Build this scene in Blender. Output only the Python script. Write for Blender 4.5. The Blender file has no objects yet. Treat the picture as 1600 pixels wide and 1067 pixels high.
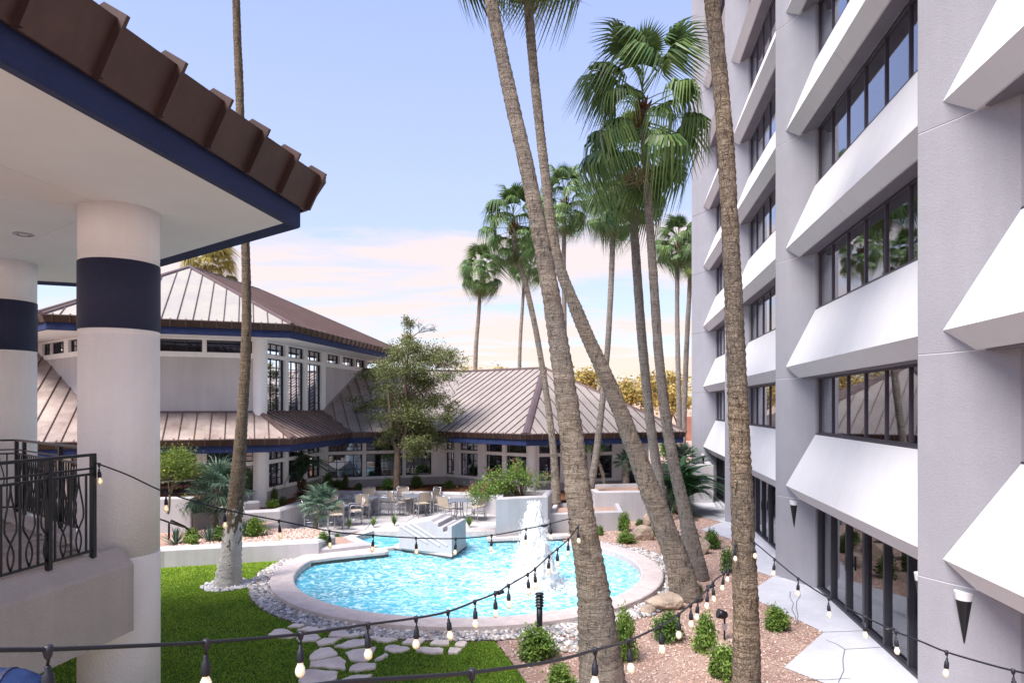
import bpy, bmesh, math, random
import numpy as np
from mathutils import Vector, Matrix
from mathutils.geometry import tessellate_polygon
from mathutils import noise as mnoise
R = math.radians
rnd = random.Random(7)
S = bpy.context.scene
COL = S.collection
# ------------------------------------------------------------------ camera, sky, sun, exposure
F = 1067.0; HZ = 635.0; EYE = 4.4
cam = bpy.data.cameras.new('camera'); camo = bpy.data.objects.new('camera', cam); COL.objects.link(camo)
camo.location = (0, 0, EYE); camo.rotation_euler = (R(90), 0, 0)
cam.sensor_width = 36; cam.lens = 36 * F / 1600; cam.shift_y = (HZ - 533.5) / 1600
cam.clip_start = .05; cam.clip_end = 3000
S.camera = camo
SUN_BEARING = 222; SUN_ELEV = 57
w = bpy.data.worlds.new('World'); S.world = w; w.use_nodes = True
nt = w.node_tree; N = nt.nodes; Lk = nt.links
for n in list(N): N.remove(n)
def nd(tree, t, **kw):
    n = tree.nodes.new(t)
    for k, v in kw.items():
        if k.startswith('i_'):
            n.inputs[int(k[2:]) if k[2:].isdigit() else k[2:].replace('_', ' ')].default_value = v
        else: setattr(n, k, v)
    return n
out = nd(nt, 'ShaderNodeOutputWorld'); bg = nd(nt, 'ShaderNodeBackground')
bg.inputs['Strength'].default_value = .086
sky = nd(nt, 'ShaderNodeTexSky', sky_type='NISHITA')
sky.sun_disc = False; sky.sun_elevation = R(SUN_ELEV); sky.sun_rotation = R(SUN_BEARING)
sky.air_density = 1.0; sky.dust_density = .6; sky.ozone_density = 2.2
tc = nd(nt, 'ShaderNodeTexCoord'); sep = nd(nt, 'ShaderNodeSeparateXYZ'); Lk.new(tc.outputs['Generated'], sep.inputs[0])
def math_(tree, op, a, b=None, c=None, clamp=False):
    n = tree.nodes.new('ShaderNodeMath'); n.operation = op; n.use_clamp = clamp
    for i, v in enumerate((a, b, c)):
        if v is None: continue
        if isinstance(v, (int, float)): n.inputs[i].default_value = v
        else: tree.links.new(v, n.inputs[i])
    return n.outputs[0]
def ramp(tree, fac, stops, interp='LINEAR'):
    n = tree.nodes.new('ShaderNodeValToRGB'); n.color_ramp.interpolation = interp
    e = n.color_ramp.elements
    e[0].position, e[0].color = stops[0][0], (*stops[0][1], 1)
    e[1].position, e[1].color = stops[-1][0], (*stops[-1][1], 1)
    for p, c in stops[1:-1]:
        x = e.new(p); x.color = (*c, 1)
    if fac is not None: tree.links.new(fac, n.inputs[0])
    return n.outputs[0]
def mixc(tree, fac, a, b, mode='MIX'):
    n = tree.nodes.new('ShaderNodeMix'); n.data_type = 'RGBA'; n.blend_type = mode
    for idx, v in ((0, fac), (6, a), (7, b)):
        if isinstance(v, (int, float)): n.inputs[idx].default_value = v
        elif isinstance(v, tuple): n.inputs[idx].default_value = (*v, 1) if len(v) == 3 else v
        else: tree.links.new(v, n.inputs[idx])
    return n.outputs[2]
# cloud layer: direction projected on a plane high above
zc = math_(nt, 'MAXIMUM', sep.outputs[2], 0.0)
den = math_(nt, 'ADD', zc, .10)
cx = math_(nt, 'DIVIDE', sep.outputs[0], den); cy = math_(nt, 'DIVIDE', sep.outputs[1], den)
cmb = nd(nt, 'ShaderNodeCombineXYZ'); Lk.new(cx, cmb.inputs[0]); Lk.new(cy, cmb.inputs[1])
mp = nd(nt, 'ShaderNodeMapping'); mp.inputs['Location'].default_value = (3.1, 1.7, 0); mp.inputs['Rotation'].default_value = (0, 0, .12)
mp.inputs['Scale'].default_value = (.5, .95, 1); Lk.new(cmb.outputs[0], mp.inputs[0])
cn = nd(nt, 'ShaderNodeTexNoise'); cn.inputs['Scale'].default_value = 1.0; cn.inputs['Detail'].default_value = 9
cn.inputs['Roughness'].default_value = .6; cn.inputs['Distortion'].default_value = .35; Lk.new(mp.outputs[0], cn.inputs[0])
# more cloud towards the horizon
low = ramp(nt, zc, [(0, (.22,)*3), (.10, (.12,)*3), (.23, (.11,)*3), (.31, (.02,)*3), (.40, (-.02,)*3), (.6, (0,)*3), (1, (0,)*3)])
cs = math_(nt, 'ADD', cn.outputs[0], low)
cm = ramp(nt, cs, [(0, (0,)*3), (.55, (0,)*3), (.60, (.35,)*3), (.68, (.85,)*3), (1, (1,)*3)], 'EASE')
cmul = math_(nt, 'MULTIPLY', cm, .93)
skyc = mixc(nt, .80, sky.outputs[0], ramp(nt, zc, [(0, (3.9, 3.8, 4.1)), (.10, (3.2, 3.6, 4.6)), (.25, (2.65, 3.05, 4.6)), (.6, (1.85, 2.35, 4.6)), (1, (1.5, 2.3, 4.9))]))
cc = ramp(nt, zc, [(0, (4.3, 3.5, 2.6)), (.12, (4.3, 3.5, 3.05)), (.35, (4.2, 3.6, 3.6)), (1, (4.0, 3.7, 4.3))])
fin = mixc(nt, cmul, skyc, cc)
Lk.new(fin, bg.inputs[0]); Lk.new(bg.outputs[0], out.inputs[0])
sun = bpy.data.lights.new('sun', 'SUN'); suno = bpy.data.objects.new('sun', sun); COL.objects.link(suno)
sun.energy = 2.9; sun.angle = R(28); sun.color = (1, .94, .89)
sd = Vector((math.sin(R(SUN_BEARING)) * math.cos(R(SUN_ELEV)), math.cos(R(SUN_BEARING)) * math.cos(R(SUN_ELEV)), math.sin(R(SUN_ELEV))))
suno.rotation_euler = sd.to_track_quat('Z', 'Y').to_euler()
suno.location = (-30, -10, 40)
S.view_settings.view_transform = 'Standard'; S.view_settings.look = 'None'
S.view_settings.gamma = 1; S.view_settings.exposure = 1.58; S.view_settings.use_curve_mapping = False
S.render.engine = 'CYCLES'
S.cycles.max_bounces = 7; S.cycles.transparent_max_bounces = 12

# ------------------------------------------------------------------ helpers
def Pt(px, py, Y): return Vector(((px - 800) / F * Y, Y, EYE + (HZ - py) / F * Y))
def G(px, py, z=0.0):
    Y = (EYE - z) * F / (py - HZ); return Vector(((px - 800) / F * Y, Y, z))
def bear(d): return Vector((math.sin(R(d)), math.cos(R(d)), 0))
B0 = 8.8
b = bear(B0); a = bear(B0 + 60); c = bear(B0 - 60); PD = bear(B0 - 30)
na = bear(B0 + 150); nb = bear(B0 + 90)            # outward normals of edges along a and b
def along(P, d, px):                                # distance along line P + s d at which it shows at pixel column px
    u = (px - 800) / F
    return (u * P.y - P.x) / (d.x - u * d.y)
def V2(p, z): return Vector((p.x, p.y, z))

ORG = {}
def setp(o, label=None, cat=None, group=None, kind=None):
    if label: o['label'] = label
    if cat: o['category'] = cat
    if group: o['group'] = group
    if kind: o['kind'] = kind
    return o
def thing(name, label, cat, loc=(0, 0, 0), group=None, rz=0):
    o = bpy.data.objects.new(name, None); COL.objects.link(o); o.empty_display_size = .2
    o.location = loc; o.rotation_euler = (0, 0, rz); ORG[o.name] = Vector(loc)
    return setp(o, label, cat, group)
def link(name, me, mat=None, parent=None, loc=None, rot=None, scale=None):
    o = bpy.data.objects.new(name, me); COL.objects.link(o)
    if mat is not None and not me.materials: me.materials.append(mat)
    if parent is not None: o.parent = parent
    if loc is not None: o.location = loc
    if rot is not None: o.rotation_euler = rot
    if scale is not None: o.scale = scale
    return o
def org(o):
    while o.parent is not None: o = o.parent
    return ORG.get(o.name, Vector((0, 0, 0)))
class MB:
    def __init__(s): s.v = []; s.f = []; s.uv = None
    def add(s, vs, fs):
        n = len(s.v); s.v += [tuple(x) for x in vs]; s.f += [tuple(i + n for i in q) for q in fs]; return s
    def box(s, lo, hi, M=None):
        x0, y0, z0 = lo; x1, y1, z1 = hi
        vs = [Vector(p) for p in ((x0,y0,z0),(x1,y0,z0),(x1,y1,z0),(x0,y1,z0),(x0,y0,z1),(x1,y0,z1),(x1,y1,z1),(x0,y1,z1))]
        if M is not None: vs = [M @ v for v in vs]
        return s.add(vs, [(0,3,2,1),(4,5,6,7),(0,1,5,4),(1,2,6,5),(2,3,7,6),(3,0,4,7)])
    def prism(s, poly, z0, z1, bottom=True):
        n = len(poly)
        area = sum(poly[i][0]*poly[(i+1)%n][1]-poly[(i+1)%n][0]*poly[i][1] for i in range(n))
        if area < 0: poly = list(poly)[::-1]
        vs = [(p[0], p[1], z0) for p in poly] + [(p[0], p[1], z1) for p in poly]
        tris = tessellate_polygon([[Vector((p[0], p[1], 0)) for p in poly]])
        fs = []
        for t in tris:
            A, B_, C_ = [poly[i] for i in t]
            if (B_[0]-A[0])*(C_[1]-A[1])-(B_[1]-A[1])*(C_[0]-A[0]) < 0: t = t[::-1]
            fs.append(tuple(i + n for i in t))
            if bottom: fs.append(tuple(t[::-1]))
        for i in range(n):
            j = (i + 1) % n; fs.append((i, j, j + n, i + n))
        return s.add(vs, fs)
    def extr(s, pts, d):                            # planar polygon (convex) extruded by vector d
        n = len(pts); d = Vector(d); pts = [Vector(p) for p in pts]
        nn = Vector((0, 0, 0))
        for i in range(n): nn += pts[i].cross(pts[(i + 1) % n])
        if nn.dot(d) < 0: pts = pts[::-1]
        vs = pts + [p + d for p in pts]
        fs = [tuple(range(n))[::-1], tuple(range(n, 2 * n))]
        for i in range(n):
            j = (i + 1) % n; fs.append((i, j, j + n, i + n))
        return s.add(vs, fs)
    def tube(s, pts, rad, sides=8, caps=True, sq=1.0):
        pts = [Vector(p) for p in pts]; n = len(pts)
        if not hasattr(rad, '__len__'): rad = [rad] * n
        base = len(s.v); prev = None; vs = []
        for i in range(n):
            t = (pts[min(i + 1, n - 1)] - pts[max(i - 1, 0)]).normalized()
            if prev is None: u = t.orthogonal().normalized()
            else:
                u = (prev - t * prev.dot(t))
                u = u.normalized() if u.length > 1e-6 else t.orthogonal().normalized()
            prev = u; w_ = t.cross(u)
            for k in range(sides):
                an = 2 * math.pi * k / sides
                vs.append(pts[i] + (u * math.cos(an) + w_ * math.sin(an) * sq) * rad[i])
        fs = []
        for i in range(n - 1):
            for k in range(sides):
                k2 = (k + 1) % sides
                fs.append((i*sides+k, i*sides+k2, (i+1)*sides+k2, (i+1)*sides+k))
        if caps: fs.append(tuple(range(sides))[::-1]); fs.append(tuple((n-1)*sides+k for k in range(sides)))
        return s.add(vs, fs)
    def lathe(s, prof, sides=24, M=None, c0=(0, 0, 0)):
        vs = []; n = len(prof)
        for r, z in prof:
            for k in range(sides):
                an = 2 * math.pi * k / sides
                v = Vector((r * math.cos(an) + c0[0], r * math.sin(an) + c0[1], z + c0[2]))
                vs.append(M @ v if M is not None else v)
        fs = []
        for i in range(n - 1):
            for k in range(sides):
                k2 = (k + 1) % sides; fs.append((i*sides+k, i*sides+k2, (i+1)*sides+k2, (i+1)*sides+k))
        fs.append(tuple(range(sides))[::-1]); fs.append(tuple((n-1)*sides+k for k in range(sides)))
        return s.add(vs, fs)
    def mesh(s, name, smooth=False, off=None):
        me = bpy.data.meshes.new(name)
        vs = s.v if off is None else [(x - off.x, y - off.y, z - off.z) for x, y, z in s.v]
        me.from_pydata(vs, [], s.f)
        if smooth: me.polygons.foreach_set('use_smooth', [True] * len(me.polygons))
        me.update(); return me
    def build(s, name, mat, parent=None, smooth=False, kind=None, label=None):
        off = org(parent) if parent is not None else None
        me = s.mesh(name, smooth, off)
        if mat is not None: me.materials.append(mat)
        o = link(name, me, None, parent)
        if kind: o['kind'] = kind
        if label: o['label'] = label
        return o
def soften(o, width=.012, seg=2, angle=40):
    m = o.modifiers.new('bevel', 'BEVEL'); m.width = width; m.segments = seg; m.limit_method = 'ANGLE'; m.angle_limit = R(angle); return o
def poly_in(p, poly):
    x, y = p[0], p[1]; ins = False; n = len(poly); j = n - 1
    for i in range(n):
        xi, yi = poly[i][0], poly[i][1]; xj, yj = poly[j][0], poly[j][1]
        if (yi > y) != (yj > y) and x < (xj - xi) * (y - yi) / (yj - yi) + xi: ins = not ins
        j = i
    return ins
def catmull(pts, n=8):
    pts = [Vector(p) for p in pts]; P = [pts[0] * 2 - pts[1]] + pts + [pts[-1] * 2 - pts[-2]]; o = []
    for i in range(1, len(P) - 2):
        for k in range(n):
            t = k / n; p0, p1, p2, p3 = P[i-1:i+3]
            o.append(.5 * ((2*p1) + (-p0+p2)*t + (2*p0-5*p1+4*p2-p3)*t*t + (-p0+3*p1-3*p2+p3)*t**3))
    o.append(pts[-1]); return o

# ------------------------------------------------------------------ materials
def mat(name, col, rough=.7, spec=.3, metal=0, var=0, vscale=3, bump=0, bscale=60, bdist=.01, col2=None, stretch=(1, 1, 1), coord='Object', detail=6, emit=None, estr=0, streak=0, var2=0, v2scale=40):
    m = bpy.data.materials.new(name); m.use_nodes = True; t = m.node_tree
    p = t.nodes['Principled BSDF']; p.inputs['Roughness'].default_value = rough; p.inputs['Metallic'].default_value = metal
    p.inputs['Specular IOR Level'].default_value = spec
    p.inputs['Base Color'].default_value = (*col, 1)
    tcn = t.nodes.new('ShaderNodeTexCoord'); mpn = t.nodes.new('ShaderNodeMapping'); mpn.inputs['Scale'].default_value = stretch
    if coord == 'World':
        g = t.nodes.new('ShaderNodeNewGeometry'); t.links.new(g.outputs['Position'], mpn.inputs[0])
    else: t.links.new(tcn.outputs[coord], mpn.inputs[0])
    cur = col
    if var:
        n = nd(t, 'ShaderNodeTexNoise'); n.inputs['Scale'].default_value = vscale; n.inputs['Detail'].default_value = detail; n.inputs['Roughness'].default_value = .62
        t.links.new(mpn.outputs[0], n.inputs[0])
        c2 = col2 if col2 else tuple(x * (1 - var) for x in col)
        c1 = col if col2 else tuple(min(1, x * (1 + var * .6)) for x in col)
        f = ramp(t, n.outputs[0], [(.34, (0,)*3), (.66, (1,)*3)])
        cur = mixc(t, f, c2, c1)
    if var2:
        n = nd(t, 'ShaderNodeTexNoise'); n.inputs['Scale'].default_value = v2scale; n.inputs['Detail'].default_value = 3
        t.links.new(mpn.outputs[0], n.inputs[0])
        f = ramp(t, n.outputs[0], [(.35, (1 - var2,)*3), (.65, (1 + var2 * .4,)*3)])
        cur = mixc(t, 1.0, cur, f, 'MULTIPLY')
    if streak:
        g = t.nodes.new('ShaderNodeNewGeometry'); mm = t.nodes.new('ShaderNodeMapping'); mm.inputs['Scale'].default_value = (2.2, 2.2, .16)
        t.links.new(g.outputs['Position'], mm.inputs[0])
        n = nd(t, 'ShaderNodeTexNoise'); n.inputs['Scale'].default_value = 1.3; n.inputs['Detail'].default_value = 7; n.inputs['Roughness'].default_value = .68
        t.links.new(mm.outputs[0], n.inputs[0])
        f = ramp(t, n.outputs[0], [(.36, (1 - streak,)*3), (.6, (1,)*3)])
        cur = mixc(t, 1.0, cur, f, 'MULTIPLY')
    if not isinstance(cur, tuple): t.links.new(cur, p.inputs['Base Color'])
    if bump:
        n = nd(t, 'ShaderNodeTexNoise'); n.inputs['Scale'].default_value = bscale; n.inputs['Detail'].default_value = 4
        t.links.new(mpn.outputs[0], n.inputs[0])
        bn = nd(t, 'ShaderNodeBump'); bn.inputs['Strength'].default_value = bump; bn.inputs['Distance'].default_value = bdist
        t.links.new(n.outputs[0], bn.inputs['Height']); t.links.new(bn.outputs[0], p.inputs['Normal'])
    if emit: p.inputs['Emission Color'].default_value = (*emit, 1); p.inputs['Emission Strength'].default_value = estr
    return m
M = {}
M['stucco'] = mat('grey_stucco', (.315, .312, .345), .9, .15, var=.05, vscale=1.2, bump=.4, bscale=45, bdist=.012, coord='World', streak=.05, var2=.07, v2scale=70)
M['apron'] = mat('white_render', (.68, .67, .68), .85, .15, var=.02, vscale=.8, bump=.35, bscale=60, bdist=.006, coord='World', streak=.035)
M['colwhite'] = mat('column_white', (.86, .835, .83), .85, .2, var=.03, vscale=2, bump=.6, bscale=32, bdist=.015, coord='World', streak=.05)
M['trimwhite'] = mat('trim_white', (.86, .85, .84), .7, .2, var=.03, vscale=2, coord='World', streak=.06)
M['plaster'] = mat('pavilion_plaster', (.54, .51, .50), .9, .15, var=.06, vscale=.9, bump=.4, bscale=30, bdist=.01, coord='World', streak=.10)
M['plinth'] = mat('plinth_grey', (.42, .40, .41), .9, .15, var=.08, vscale=1.5, bump=.4, bscale=30, bdist=.01, coord='World')
M['rwall'] = mat('garden_wall_stucco', (.47, .455, .475), .9, .15, var=.08, vscale=.8, bump=.5, bscale=30, bdist=.012, coord='World', streak=.14)
M['parapet'] = mat('parapet_stucco', (.48, .44, .415), .92, .1, var=.06, vscale=1.5, bump=1.0, bscale=45, bdist=.02, coord='World', streak=.08)
M['soffitdark'] = mat('soffit_painted_shade', (.20, .18, .21), .85, .15, var=.08, vscale=2, coord='World')
M['soffit'] = mat('soffit_paint', (.82, .80, .80), .85, .15, var=.03, vscale=1, bump=.3, bscale=60, bdist=.004, coord='World')
M['navy'] = mat('navy_stucco', (.018, .030, .095), .75, .3, var=.12, vscale=2, bump=.9, bscale=70, bdist=.01, coord='World')
M['navyband'] = mat('navy_band', (.020, .024, .062), .6, .35, var=.12, vscale=2, bump=.9, bscale=60, bdist=.012, coord='World')
M['brown'] = mat('brown_metal', (.080, .045, .036), .42, .5, .35, var=.2, vscale=1.2, coord='World', streak=.22)
M['seam'] = mat('brown_seam', (.13, .085, .078), .45, .5, .3, var=.15, vscale=2, coord='World')
M['rooflit'] = mat('lit_roof_metal', (.36, .335, .29), .75, .15, 0, var=.14, vscale=.8, col2=(.31, .29, .27), coord='World', streak=.06)  # light on the two front roof faces put into a paler metal
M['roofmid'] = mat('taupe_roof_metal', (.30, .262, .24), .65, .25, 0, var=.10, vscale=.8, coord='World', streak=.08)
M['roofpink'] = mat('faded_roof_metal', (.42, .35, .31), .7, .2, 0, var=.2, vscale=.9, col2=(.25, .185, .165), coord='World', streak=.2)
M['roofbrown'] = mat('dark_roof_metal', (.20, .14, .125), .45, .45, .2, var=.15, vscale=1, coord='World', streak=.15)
M['black'] = mat('black_iron', (.012, .013, .017), .4, .5, .3)
M['frame'] = mat('window_frame_dark', (.035, .035, .045), .45, .5, .2)
M['framehotel'] = mat('window_frame_bronze', (.075, .065, .085), .45, .5, .3)
M['muntin'] = mat('muntin_dark', (.018, .02, .035), .5, .4)
M['concrete'] = mat('pale_concrete', (.52, .525, .57), .85, .2, var=.10, vscale=.9, bump=.2, bscale=50, bdist=.004, coord='World', var2=.05, v2scale=9)
M['patio'] = mat('patio_concrete', (.50, .475, .475), .85, .2, var=.14, vscale=.8, bump=.2, bscale=50, bdist=.004, coord='World', var2=.06, v2scale=8)
M['groove'] = mat('groove_dark', (.20, .20, .22), .9, .1)
M['coping'] = mat('pool_coping', (.60, .52, .50), .9, .15, var=.14, vscale=5, bump=.8, bscale=90, bdist=.01, coord='World', var2=.22, v2scale=80)
M['copingdark'] = mat('pool_waterline_tile', (.10, .085, .08), .6, .4, var=.3, vscale=14, bump=.6, bscale=60, coord='World')
M['dg'] = mat('decomposed_granite', (.53, .385, .31), .95, .1, var=.3, vscale=1.1, bump=1.0, bscale=120, bdist=.02, coord='World', var2=.30, v2scale=70, col2=(.42, .27, .22))
M['mulch'] = mat('bark_mulch', (.22, .10, .06), .95, .1, var=.4, vscale=9, bump=1, bscale=60, bdist=.03, coord='World', var2=.4, v2scale=50)
M['turf'] = mat('turf_base', (.07, .15, .015), .95, .1, var=.35, vscale=2.5, bump=.8, bscale=160, bdist=.02, coord='World', var2=.4, v2scale=90)
M['shell'] = mat('pool_plaster', (.26, .78, .92), .6, .3, var=.18, vscale=1.3, coord='World')
M['flag'] = mat('flagstone', (.90, .76, .64), .85, .2, var=.22, vscale=2.2, bump=.5, bscale=25, bdist=.01, col2=(.66, .54, .47), coord='World')
M['rock'] = mat('boulder_stone', (.42, .33, .26), .9, .2, var=.35, vscale=3, bump=1, bscale=14, bdist=.05, coord='World')
M['alu'] = mat('brushed_aluminium', (.42, .43, .47), .35, .5, .8)
M['sling'] = mat('beige_sling', (.44, .37, .29), .85, .2)
M['slingd'] = mat('dark_sling', (.10, .09, .09), .85, .2)
M['tabletop'] = mat('grey_tabletop', (.28, .31, .38), .4, .5, .3)
M['paver'] = mat('terrace_paver', (.36, .31, .28), .9, .2, var=.25, vscale=3, bump=.4, bscale=40, coord='World')
M['cable'] = mat('cable_black', (.012, .013, .02), .5, .4)
M['junction'] = mat('cable_cap', (.02, .02, .028), .5, .4)
M['curtain'] = mat('curtain_fabric', (.86, .78, .82), .95, .05, var=.06, vscale=3)
M['interior'] = mat('dark_interior', (.05, .045, .05), .95, .05)
M['bluefabric'] = mat('blue_fabric', (.020, .036, .10), .95, .05, var=.3, vscale=14, bump=.5, bscale=90)
M['farwall'] = mat('far_brick_wall', (.36, .17, .12), .9, .1, var=.2, vscale=.6, coord='World')
M['farland'] = mat('far_pale_wall', (.55, .45, .36), .9, .1, var=.2, vscale=.4, coord='World')
M['sconcewhite'] = mat('sconce_glass', (.72, .72, .75), .5, .4)
M['bark2'] = mat('tree_bark', (.17, .125, .095), .95, .1, var=.4, vscale=8, bump=1, bscale=20, bdist=.03, stretch=(1, 1, .3))
M['stem'] = mat('shrub_stem', (.12, .09, .06), .95, .1)
M['boots'] = mat('palm_boots', (.15, .07, .04), .95, .1, var=.5, vscale=14, bump=1, bscale=30, bdist=.04)

def leafmat(name, col, col2, rough=.5, trans=.25, vs=1.3):
    m = bpy.data.materials.new(name); m.use_nodes = True; t = m.node_tree; p = t.nodes['Principled BSDF']
    p.inputs['Roughness'].default_value = rough; p.inputs['Specular IOR Level'].default_value = .35
    g = t.nodes.new('ShaderNodeNewGeometry')
    n = nd(t, 'ShaderNodeTexNoise'); n.inputs['Scale'].default_value = vs; n.inputs['Detail'].default_value = 3; t.links.new(g.outputs['Position'], n.inputs[0])
    r1 = math_(t, 'MULTIPLY', g.outputs['Random Per Island'], .55)
    f0 = math_(t, 'ADD', math_(t, 'MULTIPLY', n.outputs[0], .9), r1)
    f = ramp(t, f0, [(.35, (0,)*3), (.95, (1,)*3)])
    cl = mixc(t, f, col, col2); t.links.new(cl, p.inputs['Base Color'])
    tr = nd(t, 'ShaderNodeBsdfTranslucent'); t.links.new(cl, tr.inputs[0])
    mx = nd(t, 'ShaderNodeMixShader'); mx.inputs[0].default_value = trans
    t.links.new(p.outputs[0], mx.inputs[1]); t.links.new(tr.outputs[0], mx.inputs[2])
    t.links.new(mx.outputs[0], t.nodes['Material Output'].inputs[0]); return m
M['palm'] = leafmat('palm_leaf', (.042, .105, .038), (.16, .24, .07), .42, .22)
M['palmlight'] = leafmat('palm_leaf_light', (.10, .18, .035), (.20, .26, .06), .42, .3)
M['palmdead'] = leafmat('palm_leaf_dead', (.16, .11, .055), (.30, .22, .12), .8, .1)
M['palmgold'] = leafmat('palm_leaf_gold', (.12, .12, .025), (.42, .33, .07), .6, .3)
M['palmblue'] = leafmat('palm_leaf_silver', (.05, .105, .075), (.14, .21, .14), .5, .2)
M['oak'] = leafmat('tree_leaf', (.055, .085, .030), (.22, .24, .09), .6, .25, .9)
M['shrub'] = leafmat('shrub_leaf', (.06, .14, .025), (.24, .36, .07), .45, .3, 3)
M['shrubd'] = leafmat('shrub_leaf_dark', (.04, .10, .022), (.15, .25, .055), .45, .25, 3)
M['feather'] = leafmat('feathery_leaf', (.05, .11, .02), (.22, .28, .05), .6, .3, 2)
M['gold'] = leafmat('autumn_sunlit_leaf', (.24, .19, .05), (.62, .47, .15), .7, .35, .35)  # autumn yellow with the low sun's gold put into the colour
M['agave'] = leafmat('agave_leaf', (.04, .09, .075), (.10, .17, .13), .5, .15)
M['cycad'] = leafmat('cycad_leaf', (.012, .045, .02), (.04, .10, .035), .3, .15)
M['petal'] = leafmat('pink_petal', (.30, .05, .09), (.45, .12, .16), .6, .3)
M['yellowpetal'] = leafmat('yellow_petal', (.6, .42, .03), (.7, .5, .05), .6, .3)
M['grass'] = leafmat('grass_blade', (.17, .30, .018), (.40, .54, .055), .6, .3, 1.2)

def glass(name, tint, refl, rough=.02, wav=0, dark=None):
    m = bpy.data.materials.new(name); m.use_nodes = True; t = m.node_tree
    for n in list(t.nodes): t.nodes.remove(n)
    o = nd(t, 'ShaderNodeOutputMaterial'); gl = nd(t, 'ShaderNodeBsdfGlossy'); gl.inputs['Roughness'].default_value = rough
    gl.inputs['Color'].default_value = (.93, .95, 1, 1)
    if dark is None:
        b_ = nd(t, 'ShaderNodeBsdfTransparent'); b_.inputs[0].default_value = (*tint, 1)
    else:
        b_ = nd(t, 'ShaderNodeBsdfDiffuse'); b_.inputs[0].default_value = (*dark, 1)
    fr = nd(t, 'ShaderNodeFresnel'); fr.inputs[0].default_value = 1.5
    f = math_(t, 'ADD', math_(t, 'MULTIPLY', fr.outputs[0], 1.3), refl, clamp=True)
    if wav:
        g = t.nodes.new('ShaderNodeNewGeometry'); n = nd(t, 'ShaderNodeTexNoise'); n.inputs['Scale'].default_value = 1.2
        t.links.new(g.outputs['Position'], n.inputs[0]); bn = nd(t, 'ShaderNodeBump'); bn.inputs['Strength'].default_value = wav; bn.inputs['Distance'].default_value = .02
        t.links.new(n.outputs[0], bn.inputs['Height']); t.links.new(bn.outputs[0], gl.inputs['Normal'])
    mx = nd(t, 'ShaderNodeMixShader'); t.links.new(f, mx.inputs[0]); t.links.new(b_.outputs[0], mx.inputs[1]); t.links.new(gl.outputs[0], mx.inputs[2])
    t.links.new(mx.outputs[0], o.inputs[0]); return m
M['glass'] = glass('hotel_glass', (.90, .88, .92), .20, wav=.02)
M['doorglass'] = glass('door_glass', (.88, .86, .88), .05, wav=.02)
M['darkglass'] = glass('pavilion_glass', None, .10, wav=.12, dark=(.016, .017, .024))
M['upglass'] = glass('pavilion_upper_glass', None, .30, wav=.10, dark=(.02, .022, .035))
M['bulb'] = bpy.data.materials.new('bulb_glow'); M['bulb'].use_nodes = True
_p = M['bulb'].node_tree.nodes['Principled BSDF']; _p.inputs['Base Color'].default_value = (.92, .86, .74, 1); _p.inputs['Roughness'].default_value = .1
_p.inputs['Emission Color'].default_value = (1, .66, .32, 1); _p.inputs['Emission Strength'].default_value = .09
_p.inputs['Transmission Weight'].default_value = .35
M['filament'] = mat('filament', (1, .6, .2), .5, emit=(1, .62, .25), estr=5)

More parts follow.
